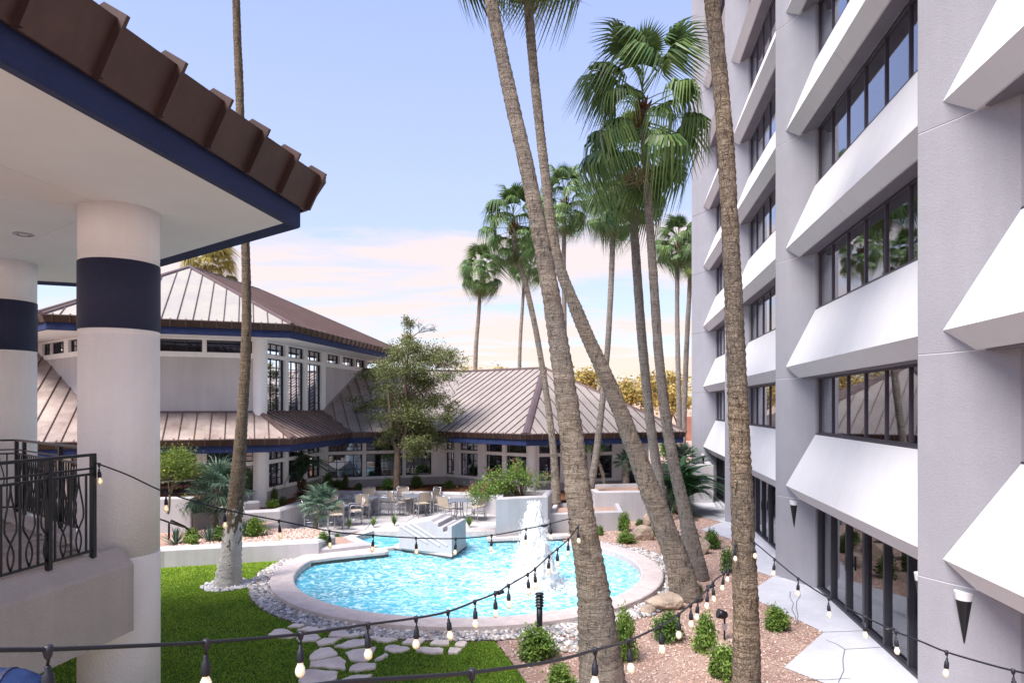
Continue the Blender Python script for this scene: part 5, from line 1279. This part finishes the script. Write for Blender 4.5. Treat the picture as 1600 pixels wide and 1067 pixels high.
def shrub(label, px, py, z, wpx, hpx, kind, name='shrub', rot=0, cat='shrub'):
    p = G(px, py, z); t_ = thing(name, label, cat, p); sx = wpx / F * p.y / 1.35; sz = hpx / F * p.y / .98; st, fo = SH[kind]
    link('stems', st, M['stem'], t_, scale=(sx, sx, sz), rot=(0, 0, rot)); link('foliage', fo, None, t_, scale=(sx, sx, sz), rot=(0, 0, rot)); return t_
for a_ in [('wide green bush at the foot of the bollard light', 838, 1028, 0, 90, 54, 'a'), ('low green bush at the foot of the thick trunk, left side', 876, 1075, 0, 66, 46, 'b'),
           ('tall upright bright green bush just right of the thick trunk', 976, 1032, 0, 52, 90, 'a'), ('rounded dark green bush in front of the pale boulder', 1043, 1000, 0, 66, 50, 'c'),
           ('bright green bush left of the garden spotlight', 1103, 1018, 0, 56, 70, 'b'), ('dense bright bush at the left foot of the right trunk', 1132, 1062, 0, 64, 66, 'e'),
           ('green bush on the granite right of the right trunk', 1213, 984, 0, 56, 42, 'a'), ('loose shrub beside the walk, left of the right trunk', 1136, 894, 0, 46, 46, 'd'),
           ('low green shrub right of the leaning trunk', 1077, 844, 0, 38, 24, 'c'), ('leafy shrub beside the tan boulder near the walk', 1112, 857, 0, 36, 34, 'c'),
           ('upright bright shrub standing behind the low mound near the pool', 976, 830, 0, 26, 36, 'e'), ('low mounded bright shrub beside the pink boulder', 978, 848, 0, 42, 20, 'a'),
           ('small round shrub against the low planter wall', 938, 836, 0, 16, 18, 'b'), ('small shrub left of the pink boulder group', 1000, 822, 0, 22, 14, 'd'), ('thin shrub hugging the leaning trunk foot', 1085, 882, 0, 22, 40, 'd'),
           ('shrub between leaning trunk and boulder', 1025, 838, 0, 22, 26, 'c'),
           ('tiny tuft at the foot of the leaning trunk', 1093, 926, 0, 18, 16, 'd'),
           ('bushy green shrub right of the limed trunk in the raised bed', 398, 838, .44, 44, 36, 'b'), ('dark low shrub under the small silver palm', 345, 845, .44, 40, 26, 'c'), ('green shrub by the handrail', 300, 842, .44, 36, 20, 'b'),
           ('round shrub at the right end of the raised bed, near the leaning silver palm', 506, 856, .22, 32, 30, 'c'), ('small green tuft in the pool-side strip', 528, 842, .1, 18, 11, 'd'),
           ('bright green shrub on the retaining wall below the date palm', 426, 795, .73, 26, 18, 'e'), ('sparse grey-green shrub beside it under the pavilion windows', 442, 790, .73, 22, 18, 'd'),
           ('climbing dark shrub against the pavilion plinth', 429, 786, .73, 18, 30, 'd'), ('dark shrub behind the date palm crown', 512, 768, .73, 26, 34, 'c'), ('leafy shrub left of the tree in the mulch bed', 540, 763, .73, 16, 26, 'd'),
           ('low shrub below the wing windows, left', 560, 765, .73, 18, 12, 'c'), ('round dark shrub at the foot of the tree', 607, 767, .73, 34, 22, 'c'), ('small shrub right of the tree', 650, 762, .73, 26, 22, 'c'),
           ('light shrub below the wing windows beside the tree', 584, 758, .73, 22, 16, 'b'), ('small shrub near the wing corner', 702, 762, .73, 22, 14, 'b'), ('green shrub in the low planter beside the jet', 848, 797, .56, 30, 10, 'a'),
           ('narrow shrub at the wing column', 845, 760, .73, 12, 14, 'c'), ('broad leafy shrub filling the raised bed behind the iron handrail', 288, 806, .9, 44, 34, 'c'), ('loose green shrub at the right of the stair wall below the silver palm', 312, 812, .6, 30, 26, 'b'),
           ('small bright shrub between the two blue agaves in the raised bed', 300, 850, .44, 30, 18, 'e'), ('rounded shrub on the mulch left of the date palm', 452, 776, .73, 26, 20, 'c'), ('leafy mound right of the date palm base', 492, 771, .73, 30, 20, 'b'),
           ('dark spreading shrub below the leftmost wing window', 528, 764, .73, 26, 16, 'c'), ('bushy green shrub draping the wall left of the tall planter', 752, 775, .73, 48, 24, 'c'), ('green mound at the back of the mulch bed near the wing column', 806, 764, .73, 34, 18, 'd'),
           ('dark hedge shrub at the far hotel corner', 1045, 718, 1.0, 40, 46, 'c')]:
    shrub(*a_, rot=rnd.uniform(0, 6))

for px, py, w0, h0, lab in ((545, 826, 12, 20, 'grassy tuft at the left of the pool-side strip'), (583, 822, 15, 16, 'small round plant in the pool-side strip'), (616, 820, 14, 18, 'tall tuft in the pool-side strip near the stepped block'), (733, 822, 20, 18, 'spiky tuft between the stepped block and the tall planter')):
    p = G(px, py, .05); t_ = thing('grass_tuft', lab, 'plant', p); r_ = random.Random(px); m = MB()
    hh = h0 / F * p.y; wr = w0 / F * p.y * .7
    for i in range(70):
        an = r_.uniform(0, 6.28); l_ = r_.uniform(.4, 1); e = Vector((math.cos(an + 1.57), math.sin(an + 1.57), 0)) * .012; d = Vector((math.cos(an), math.sin(an), 0)) * wr * r_.uniform(.2, 1)
        m.add([e, -e, d * .5 - e * .8 + Vector((0, 0, hh * l_ * .7)), d * .5 + e * .8 + Vector((0, 0, hh * l_ * .7)), d + Vector((0, 0, hh * l_))], [(0, 1, 2, 3), (3, 2, 4)])
    link('blades', m.mesh('blades'), M['shrubd' if px != 583 else 'shrub'], t_)
# agaves / spiky plants
def agave(label, px, py, z, size, seed):
    p = G(px, py, z); t_ = thing('agave', label, 'agave', p); r_ = random.Random(seed)
    lm = MB()
    for j, (u, w0) in enumerate(((0, .03), (.4, .045), (.75, .03), (1, .003))): pass
    vs = []
    for u, w0 in ((0, .025), (.4, .04), (.75, .026), (1, .002)): vs += [(u, -w0, .06 * u * u), (u, 0, .06 * u * u - w0 * .5), (u, w0, .06 * u * u)]
    fs = []
    for j in range(3): fs += [(3*j, 3*j+1, 3*j+4, 3*j+3), (3*j+1, 3*j+2, 3*j+5, 3*j+4)]
    me = lm.add(vs, fs).mesh('leaf'); me.materials.append(M['agave'])
    for i in range(38):
        Rm = Matrix.Rotation(i * 2.4, 4, 'Z') @ Matrix.Rotation(-R(r_.uniform(8, 85)), 4, 'Y') @ Matrix.Diagonal((size * r_.uniform(.8, 1.05), size, size, 1)); o = link('leaf', me, None, t_); o.matrix_local = Rm
agave('blue spiky agave at the left end of the raised bed', 275, 850, .44, .55, 1); agave('blue agave left of the limed trunk', 327, 846, .44, .5, 2); agave('blue agave right of the limed trunk', 384, 838, .44, .55, 3)
agave('agave tuft low behind the stair wall', 318, 800, 1.0, .6, 4)

# generic branching tree
def tree(label, name, base, H, spread, mt_leaf, nleaf, seed, leaf=(.05, .11), trunkr=.14, fork=.35, levels=4, asp=.55, cat='tree', bark='bark2', crown_sq=1.0, bare=0, lowc=0, cl_r=.30):
    t_ = thing(name, label, cat, base); r_ = random.Random(seed); m = MB(); tips = []
    def br(p, d, L_, r0, lv):
        k = 4; pts = [p]; q = p.copy(); dd = d.copy()
        for i in range(k):
            dd = (dd + Vector((r_.uniform(-1, 1), r_.uniform(-1, 1), r_.uniform(-.4, .7))) * .16).normalized(); q = q + dd * L_ / k; pts.append(q.copy())
        m.tube(pts, [r0 * (1 - .4 * i / k) for i in range(k + 1)], 8 if lv < 2 else 5, False)
        if lv >= levels - 1: tips.append(q.copy()); tips.append(pts[2])
        if lv >= levels: return
        nb_ = 3 if lv else 3
        for i in range(nb_ + (r_.random() < .4)):
            az = r_.uniform(0, 6.28); sp_ = r_.uniform(.35, .95)
            e = dd.orthogonal().normalized(); e.rotate(Matrix.Rotation(az, 3, dd)); nd_ = (dd + e * sp_ * spread + Vector((0, 0, .12))).normalized(); nd_.z *= crown_sq; nd_.normalize()
            br(pts[-1] if i < 2 else pts[3], nd_, L_ * r_.uniform(.62, .82), r0 * .58, lv + 1)
    br(Vector((0, 0, -.05)), Vector((.03, 0, 1)), H * fork, trunkr, 0)
    link('trunk', m.mesh('trunk', True), M[bark], t_)
    rg_ = np.random.default_rng(seed); T = np.array([v[:] for v in tips]); T = T[T[:, 2] > lowc]
    if bare: T = T[T[:, 2] < T[:, 2].max() * (1 - bare)]
    wgt = rg_.uniform(.2, 1, len(T)); wgt /= wgt.sum(); ii = rg_.choice(len(T), nleaf, p=wgt)
    P = T[ii] + rg_.normal(0, 1, (nleaf, 3)) * np.array([1, 1, .62]) * cl_r
    V, Fc = leaf_np(P, leaf, seed, asp=asp); link('crown', np_local('crown', V, Fc, M[mt_leaf]), None, t_); return t_
def tree2(label, base, seed):
    """the courtyard tree: forked trunk, clustered boughs placed to the photograph's outline"""
    t_ = thing('courtyard_tree', label, 'tree', base); r_ = random.Random(seed); m = MB(); Yb = base.y
    O = base
    def L(px, py, dy=0): return Pt(px, py, Yb + dy) - O
    def limb(pts, r0, r1, s=8): pts = catmull(pts, 5); n_ = len(pts); m.tube(pts, [r0 + (r1 - r0) * i / (n_ - 1) for i in range(n_)], s, False)
    tr0 = L(620, 768); f0 = L(621, 706)
    limb([tr0, L(620, 735), f0], .17, .13); limb([f0, L(613, 685), L(610, 650), L(606, 610)], .10, .05); limb([f0, L(632, 684), L(636, 650), L(634, 600), L(638, 550)], .11, .04)
    limb([L(638, 550), L(641, 525), L(640, 500), L(636, 492)], .035, .012, 5); limb([L(640, 530), L(650, 522), L(662, 515), L(680, 512)], .025, .008, 5); limb([L(662, 515), L(668, 508), L(678, 506)], .012, .004, 4)
    limb([L(641, 510), L(650, 500), L(655, 496)], .012, .004, 4); limb([L(638, 515), L(632, 505), L(634, 495)], .012, .004, 4)
    clus = []
    spec = [(636,548,20,12),(615,556,18,12),(655,552,22,14),(672,565,22,12),(595,572,18,10),(620,580,26,15),(650,582,26,15),(690,560,20,10),(708,556,14,8),(582,590,16,9),(603,602,24,14),(640,610,28,16),(672,600,24,14),(700,585,14,8),
            (590,625,22,10),(570,636,14,7),(620,632,26,13),(655,636,26,14),(686,625,24,12),(703,636,12,8),(600,655,22,10),(642,660,26,12),(678,655,24,13),(699,655,10,8),(585,672,14,8),(612,676,16,10),(655,684,24,13),(680,675,18,13),(600,690,14,8),(650,705,12,8),(664,697,18,10),(636,530,10,8),(642,505,8,9),(632,500,5,6)]
    for (x, y, sx, sy) in spec:
        dy = r_.uniform(-1.1, 1.2); p = L(x, y, dy); o_ = f0.lerp(L(636, 600), r_.random()); limb([o_, o_.lerp(p, .55) + Vector((0, 0, -.1)), p], .03, .006, 4)
        for k in range(6):
            q = p + Vector((r_.gauss(0, sx / F * Yb * .6), r_.gauss(0, .35), r_.gauss(0, sy / F * Yb * .55))); limb([p, (p + q) / 2 + Vector((0, 0, .04)), q], .010, .003, 3); clus.append((q, sx, sy))
    for (x, y) in ((700, 545), (716, 548), (722, 560), (725, 570), (710, 565), (662, 507), (680, 510)):
        for k in range(4):
            p = L(x + r_.uniform(-12, 4), y + r_.uniform(-6, 8)); limb([L(680, 575) if x > 690 else L(655, 520), p, p + Vector((r_.uniform(.0, .3), 0, r_.uniform(-.05, .2)))], .010, .003, 3)
            clus.append((p, 5, 4)) if r_.random() < .5 else None
    link('trunk', m.mesh('trunk', True), M['bark2'], t_)
    rg_ = np.random.default_rng(seed); C0 = np.array([q[0][:] for q in clus]); s0 = np.array([(q[1], 12, q[2]) for q in clus]) / F * Yb
    wgt = s0[:, 0] * s0[:, 2] * rg_.uniform(.3, 1, len(C0)); wgt /= wgt.sum(); n_ = 44000; ii = rg_.choice(len(C0), n_, p=wgt)
    P = C0[ii] + rg_.normal(0, 1, (n_, 3)) * np.minimum(s0[ii] * .42, .30)
    V, Fc = leaf_np(P, (.05, .11), seed, asp=.55); link('crown', np_local('crown', V, Fc, M['oak']), None, t_)
tree2('fork-trunked olive-green tree with bare twigs at its top before the wing roof', G(620, 768, .73), 8)
tree('feathery green tree with small yellow flowers between the near column and the pavilion', 'feathery_tree', G(262, 800, 1.30), 3.6, 1.15, 'feather', 9000, 23, (.04, .09), .045, .18, 5, .35, cl_r=.17)
t_ = COL.objects[-1]
# yellow flowers
ft = [o for o in COL.objects if o.name.startswith('feathery_tree')][0]; r_ = np.random.default_rng(3)
P = np.stack([r_.normal(0, .55, 60), r_.normal(0, .4, 60), r_.uniform(.8, 2.5, 60)], 1); V, Fc = leaf_np(P, (.04, .07), 3, asp=.9); link('flowers', np_local('flowers', V, Fc, M['yellowpetal']), None, ft)
tree('feathery shrub sprig behind the iron railing beside the near column', 'feathery_tree', Vector((-15.6, 21.2, .7)), 2.6, 1.1, 'feather', 3500, 25, (.03, .07), .05, .32, 4, .4, cl_r=.16)
# crape myrtle in the tall planter
p = Vector((.35, 23.7, tpz - .15)); t_ = thing('flowering_shrub', 'spreading green shrub with pink flower spikes in the tall planter', 'shrub', p); r_ = random.Random(9); m = MB(); cl = []; fl = []
for i in range(34):
    tx = Pt(r_.choice([r_.uniform(752, 840), r_.uniform(735, 770), r_.uniform(770, 858)]), 0, 23.6).x - p.x; tz = (1.15 - .55 * abs(tx - 0) / 1.8) * r_.uniform(.3, 1.1); ty = r_.uniform(-.8, .7)
    if tx < -1.3: tz = r_.uniform(-.1, .35)
    q = Vector((tx, ty, tz)); mid = Vector((tx * .4, ty * .4, tz * .65 + .25)); m.tube(catmull([Vector((tx * .05, 0, 0)), mid, q], 4), [.018, .016, .014, .012, .01, .009, .007, .005, .003], 4, False)
    for f_ in (.45, .7, .9, 1): cl.append(mid.lerp(q, (f_ - .45) / .55))
    if r_.random() < .6: fl.append(q)
link('stems', m.mesh('stems'), M['stem'], t_)
rg_ = np.random.default_rng(4); C0 = np.array([q[:] for q in cl]); P = C0[rg_.integers(0, len(C0), 5200)] + rg_.normal(0, .13, (5200, 3)); V, Fc = leaf_np(P, (.05, .10), 4); link('foliage', np_local('foliage', V, Fc, M['shrub']), None, t_)
C0 = np.array([q[:] for q in fl]); P = C0[rg_.integers(0, len(C0), 700)] + rg_.normal(0, 1, (700, 3)) * np.array([.07, .07, .12]) + np.array([0, 0, .08]); V, Fc = leaf_np(P, (.025, .05), 5, asp=.9); link('flowers', np_local('flowers', V, Fc, M['petal']), None, t_)
# golden trees far beyond the roofs
for i, (px, top, Y, H, wd, lab) in enumerate(((918, 562, 70, 7.6, 1.0, 'golden sunlit tree over the wing roof, between the crossing trunks and the S-curved palm'), (985, 583, 78, 8.2, .9, 'golden tree seen just left of the twin tall palms'), (1040, 565, 72, 9.2, 1.0, 'tall golden tree between the twin tall palms and the hotel'),
         (1062, 600, 90, 8, 1.1, 'golden tree low at the hotel edge'), (700, 556, 75, 8.4, 1.3, 'golden treetop right of the courtyard tree, over the roof ridge'), (760, 556, 82, 8.8, 1.2, 'golden treetop under the lone distant palm'), (590, 556, 80, 9.0, 1.3, 'golden treetop seen between pavilion eave and courtyard tree'),)):
    p = Pt(px, HZ, Y); H_ = EYE + (HZ - top) / F * Y
    tree(lab, 'golden_tree', Vector((p.x, Y, 0)), H_ * .74, .68 * wd, 'gold', 2600, 40 + i, (.20, .42), .22, .42, 4, .7, lowc=1.5, cl_r=.5)

# ------------------------------------------------------------------ rocks
def rock(label, px, py, w0, h0, seed, pale=False):
    p = G(px, py); r_ = random.Random(seed); bmx = bmesh.new(); bmesh.ops.create_icosphere(bmx, subdivisions=4, radius=1)
    W = w0 / F * p.y / 2; H = h0 / F * p.y
    pl_ = [(Vector((r_.gauss(0, 1), r_.gauss(0, 1), r_.gauss(0, 1))).normalized(), r_.uniform(.62, .9)) for _ in range(14)]
    for v in bmx.verts:
        c_ = v.co.copy()
        for n_, d_ in pl_:
            k = c_.dot(n_)
            if k > d_: c_ -= n_ * (k - d_) * .85
        c_ *= 1 + .06 * mnoise.noise(c_ * 4 + Vector((seed, 0, 0))); v.co = (c_.x * W * 1.15, c_.y * W * .9, (c_.z * .62 + .38) * H)
    me = bpy.data.meshes.new('boulder'); bmx.to_mesh(me); bmx.free(); me.polygons.foreach_set('use_smooth', [True] * len(me.polygons))
    o = link('boulder', me, M['rock'], None, p); setp(o, label, 'boulder')
rock('pinkish angular boulder beside the low mounded shrub', 1006, 843, 30, 24, 1); rock('upright pale boulder behind the pinkish one', 1012, 822, 14, 20, 2); rock('broad tan boulder near the walk behind the right trunk', 1088, 864, 40, 26, 3)
rock('pale rounded boulder at the foot of the leaning trunk', 1038, 950, 56, 26, 4); rock('whitish boulder half hidden by the loose shrub', 1145, 878, 30, 24, 5); rock('small boulder among bushes near the garden spotlight', 1120, 1022, 30, 22, 6); rock('flat pale rock at the pebble edge', 1012, 958, 26, 14, 7)

# ------------------------------------------------------------------ bollard and spotlight
p = G(843, 992); t_ = thing('bollard_light', 'black louvred bollard light at the near edge of the pool', 'bollard', p)
hb = 62 / F * p.y
link('post', MB().lathe([(.058, 0), (.058, hb * .72)], 20).mesh('post', True), M['black'], t_)
for i in range(4):
    z = hb * .74 + i * .055; link('louvre', MB().lathe([(.045, z), (.088, z), (.05, z + .045)], 20).mesh('louvre'), M['black'], t_)
link('cap', MB().lathe([(.088, hb * .74 + .22), (.08, hb * .74 + .245), (.02, hb * .74 + .26)], 20).mesh('cap', True), M['black'], t_)
p = G(1132, 1000); t_ = thing('garden_spotlight', 'black spotlight on a short stake among the bushes', 'spotlight', p); hh = .46
link('stake', MB().tube([(0, 0, 0), (0, 0, hh)], .018, 8).mesh('stake'), M['black'], t_); link('junction_box', MB().box((-.035, -.03, .2), (.035, .03, .32)).mesh('junction_box'), M['alu'], t_)
Mx = Matrix.Translation((-.04, 0, hh + .03)) @ Matrix.Rotation(R(-75), 4, 'Y'); link('lamp_head', MB().lathe([(.03, -.10), (.07, -.07), (.085, .02), (.09, .09), (.07, .085)], 20, Mx).mesh('lamp_head', True), M['black'], t_)

# ------------------------------------------------------------------ fountain
ft = thing('fountain_jet', 'tall white foaming water jet rising from the pool', 'fountain', (.55, 17.0, -.03)); r_ = random.Random(4)
Hj = 2.02; m = MB(); ns = 64; rows = 110; vs = []
for i in range(rows + 1):
    u = i / rows; z = Hj * u; base = .46 * (1 - u) ** 1.5 + .19 * (1 - u) ** .3 + .02
    if u > .72: base = .24 * math.sqrt(max(0, 1 - ((u - .72) / .28) ** 2)) * .9 + .015
    for k in range(ns):
        an = 2 * math.pi * k / ns; q = Vector((math.cos(an) * 1.7, math.sin(an) * 1.7, z * 2.2))
        f_ = 1.0 + .18 * mnoise.noise(q * 1.6) + .16 * mnoise.noise(Vector((q.x * 6, q.y * 6, q.z * 2))) + .16 * mnoise.noise(Vector((q.x * 14, q.y * 14, q.z * 4)))
        vs.append((math.cos(an) * base * f_, math.sin(an) * base * f_, z + .05 * mnoise.noise(q * 3)))
fs = [(i*ns+k, i*ns+(k+1)%ns, (i+1)*ns+(k+1)%ns, (i+1)*ns+k) for i in range(rows) for k in range(ns)] + [tuple(rows*ns+k for k in range(ns))]
m.add(vs, fs); link('water_column', m.mesh('water_column', True), M['jet'], ft)
n = 3200; P = np.zeros((n, 3)); u = rng.random(n) ** .8; an = rng.uniform(0, 6.283, n); rr = (.36 * (1 - u) ** 1.5 + .20) * (.9 + np.abs(rng.normal(0, .30, n)))
P[:, 0] = rr * np.cos(an); P[:, 1] = rr * np.sin(an); P[:, 2] = u * Hj * 1.03; s = rng.uniform(.003, .009, n)
tip = P[:, 2] > Hj * .8; P[tip, 0] *= .62; P[tip, 1] *= .62
V = (OV[None] * s[:, None, None] * np.array([1, 1, 3.2]) + P[:, None]).reshape(-1, 3); OF8 = np.array([(0,1,4),(1,2,4),(2,3,4),(3,0,4),(1,0,5),(2,1,5),(3,2,5),(0,3,5)])
me = np_local('droplets', V, (OF8[None] + (np.arange(n) * 6)[:, None, None]).reshape(-1, 3), M['jet']); o = link('droplets', me, None, ft); o['kind'] = 'stuff'
n = 1500; an = rng.uniform(0, 6.283, n); rr = .35 + np.abs(rng.normal(0, .42, n)); P = np.stack([rr * np.cos(an), rr * np.sin(an), rng.uniform(0, .12, n) * np.exp(-rr)], 1); s = rng.uniform(.008, .03, n)
V = (OV[None] * s[:, None, None] * np.array([1.4, 1.4, .5]) + P[:, None]).reshape(-1, 3); me = np_local('splash', V, (OF8[None] + (np.arange(n) * 6)[:, None, None]).reshape(-1, 3), M['jet']); o = link('splash', me, None, ft); o['kind'] = 'stuff'

# ------------------------------------------------------------------ patio furniture
def legm(pts, r0, name='leg'): return MB().tube(pts, r0, 8).mesh(name, True)
TT = MB().lathe([(.50, .735), (.53, .742), (.53, .758), (.50, .764)], 36).mesh('table_top'); TL = legm([(.15, 0, .735), (.16, 0, .5), (.17, 0, .25), (.26, 0, 0)], .022)
TR = MB().lathe([(.17, .40), (.19, .41), (.17, .42)], 16).mesh('ring')
def table(pos, label):
    t_ = thing('round_table', label, 'table', pos, 'round patio tables'); link('table_top', TT, M['tabletop'], t_); link('ring', TR, M['alu'], t_)
    for i in range(4): link('leg', TL, M['alu'], t_, rot=(0, 0, i * math.pi / 2 + .5))
SEAT = MB().box((-.24, -.22, .53), (.24, .24, .555)).mesh('seat')
bkm = MB(); vs = []
for i in range(7):
    u = i / 6 * 2 - 1
    for z, y in ((.64, -.25), (1.0, -.33)): vs.append((u * .24, y - .03 * (1 - u * u), z))
BACKR = bkm.add(vs, [(2*i, 2*i+2, 2*i+3, 2*i+1) for i in range(6)]).mesh('backrest', True)
sold = None
def side_frame(s):
    m = MB(); x = .26 * s
    m.tube([(x, .24, 0), (x, .23, .4), (x, .20, .74), (x, .14, .77), (x, -.12, .77), (x, -.27, .76)], .016, 6)
    m.tube([(x, -.26, 0), (x, -.24, .52), (x, -.27, .76), (x, -.34, 1.02)], .016, 6); m.tube([(x, .23, .24), (x, -.25, .24)], .012, 6); m.tube([(x, .22, .53), (x, -.24, .53)], .014, 6); return m.mesh('side_frame', True)
SFR = [side_frame(1), side_frame(-1)]; CRS = MB().tube([(-.26, .23, .24), (.26, .23, .24)], .012, 6).tube([(-.26, .22, .53), (.26, .22, .53)], .014, 6).tube([(-.26, -.34, 1.02), (.26, -.34, 1.02)], .014, 6).mesh('cross_bars', True)
SEATd = SEAT.copy(); BACKd = BACKR.copy(); SEAT.materials.append(M['sling']); BACKR.materials.append(M['sling']); SEATd.materials.append(M['slingd']); BACKd.materials.append(M['slingd'])
def chair(pos, az, label, dark=False):
    t_ = thing('patio_chair', label, 'chair', pos, 'aluminium sling chairs on the patio', az)
    link('seat', SEATd if dark else SEAT, None, t_); link('backrest', BACKd if dark else BACKR, None, t_)
    for q in SFR: link('side_frame', q, M['alu'], t_)
    link('cross_bars', CRS, M['alu'], t_)
names = ['leftmost set by the silver palm', 'second set from the left', 'third set from the left', 'rightmost set by the planter']
for i, (px, py, azs) in enumerate(((521, 822, (20, 110, 200, 290)), (571, 806, (5, 95, 185, 275)), (648, 803, (40, 125, 215, 300)), (717, 811, (10, 150, 240, 330)))):
    p = G(px, py, .012); table(p, 'round grey metal patio table, ' + names[i])
    for j, dg in enumerate(azs):
        dv = Vector((math.cos(R(dg)), math.sin(R(dg)), 0)); side = 'right' if dv.x > .6 else 'left' if dv.x < -.6 else ('back' if dv.y > 0 else 'front')
        far_ = ' far' if dv.y > 0 else ' near'
        chair(p + dv * .78, math.atan2(-dv.y, -dv.x) - math.pi / 2, 'aluminium chair,%s %s side, %s' % (far_ if side in ('left', 'right') else '', side, names[i]), dark=(side == 'right' and i in (1, 2)))

# ------------------------------------------------------------------ strings of lights
SOCK = MB().lathe([(.006, 0), (.012, -.004), (.013, -.03), (.021, -.036), (.024, -.085), (.022, -.10), (.018, -.102)], 14).mesh('socket', True); SOCK.materials.append(M['cable'])
BULB = MB().lathe([(.015, -.100), (.017, -.110), (.028, -.135), (.031, -.152), (.027, -.172), (.014, -.186), (.002, -.190)], 14).mesh('bulb', True); BULB.materials.append(M['bulb'])
FIL = MB().tube([(-.006, 0, -.115), (-.008, 0, -.15), (0, 0, -.16), (.008, 0, -.15), (.006, 0, -.115)], .0016, 4).mesh('filament'); FIL.materials.append(M['filament'])
JUN = MB().lathe([(.004, .012), (.010, .010), (.013, 0), (.009, -.018), (.005, -.024)], 10).mesh('drop_clip', True); JUN.materials.append(M['junction'])
def string(label, pts, bulbs, r0=.0085, drop=.055, plug=None):
    P_ = [Pt(x, y, Y) for x, y, Y in pts]; t_ = thing('string_lights', label, 'string lights', P_[0], 'bulb strings over the courtyard')
    cur = catmull(P_, 14); m = MB(); m.tube(cur, r0, 7); m.build('cable', M['cable'], t_, smooth=True)
    pxs = [(800 + F * q.x / q.y, q) for q in cur]
    for bx in bulbs:
        q = min(pxs, key=lambda v: abs(v[0] - bx))
        i = pxs.index(q); j = min(i + 1, len(pxs) - 1) if pxs[min(i+1, len(pxs)-1)][0] >= bx or i == 0 else i - 1
        if pxs[j][0] != q[0]: f_ = max(0, min(1, (bx - q[0]) / (pxs[j][0] - q[0]))); pos = q[1].lerp(pxs[j][1], f_)
        else: pos = q[1]
        pos = pos - P_[0]; tl = r_.uniform(-.10, .10); rz = r_.uniform(0, 6.28)
        link('drop_clip', JUN, None, t_, pos, (0, 0, rz), (1.4, 1.4, 1.4))
        dp = pos + Vector((r_.uniform(-.004, .004), r_.uniform(-.004, .004), -drop))
        wm_ = MB().tube([pos, (pos + dp) / 2 + Vector((.004, 0, 0)), dp], r0 * .62, 6).mesh('drop_wire', True); link('drop_wire', wm_, M['cable'], t_)
        so = link('socket', SOCK, None, t_, dp, (tl, r_.uniform(-.08, .08), rz), (.88, .88, .92)); link('bulb', BULB, None, so); link('filament', FIL, None, so)
    if plug:
        q = min(pxs, key=lambda v: abs(v[0] - plug))[1] - P_[0]; m = MB(); m.tube([q + Vector((-.05, 0, -.008)), q + Vector((0, 0, -.012)), q + Vector((.05, 0, .0))], [.014, .022, .014], 8); o = link('connector', m.mesh('connector', True), M['cable'], t_)
iy = lambda px, a0, b0: 1 / (a0 + b0 * px)
s1 = [(147, 722, 7.6), (200, 742, 7.8), (262, 770, 8.0), (352, 796, 8.3), (436, 813, 8.6), (520, 830, 8.9), (583, 836, 9.1), (650, 840, 9.3), (712, 841, 9.4), (768, 836, 9.45), (822, 826, 9.5), (862, 817, 9.5), (905, 806, 9.5)]
string('string of glowing bulbs sagging from the iron railing to the thick palm trunk', s1, [155, 259, 350, 436, 513, 583, 650, 712, 768, 822, 860], plug=851)
f2 = lambda px: 1 / (.455 - .000385 * px)
s2 = [(x, y, f2(x)) for x, y in ((-120, 1020), (0, 1015), (75, 1014), (200, 1009), (322, 1003), (470, 990), (575, 975), (650, 965), (700, 955), (742, 939), (775, 926), (793, 915), (822, 898), (836, 888), (858, 868), (870, 858), (887, 843), (905, 820))]
string('long string of large bulbs crossing the bottom left and climbing to the thick palm trunk', s2, [75, 322, 470, 575, 650, 699, 742, 774, 794, 824, 836, 858, 871, 888, 903], plug=780)
f3 = lambda px: 1 / (.853 - .000652 * px)
s3 = [(x, y, f3(x)) for x, y in ((440, 1080), (530, 1066), (640, 1058), (737, 1050), (860, 1033), (930, 1015), (983, 1000), (1032, 977), (1059, 960), (1078, 945), (1090, 935), (1107, 918), (1117, 906), (1131, 895), (1139, 880), (1146, 865), (1150, 846))]
string('string of bulbs rising from bottom centre to the right trunk', s3, [737, 930, 983, 1032, 1060, 1079, 1090, 1106, 1114, 1131, 1138, 1149], plug=1110)
f4 = lambda px: 1 / (.102 + (px - 1165) * .00019)
s4 = [(x, y, f4(x)) for x, y in ((1165, 838, ), (1185, 852), (1210, 873), (1247, 903), (1295, 934), (1351, 963), (1400, 986), (1440, 1002), (1479, 1018), (1540, 1036), (1583, 1047), (1640, 1058), (1700, 1064))]
string('string of bulbs from the right trunk running down along the hotel walk', s4, [1178, 1210, 1247, 1295, 1352, 1400, 1479, 1583], plug=1390)

try:
    S.cycles.use_denoising = True
except Exception: pass
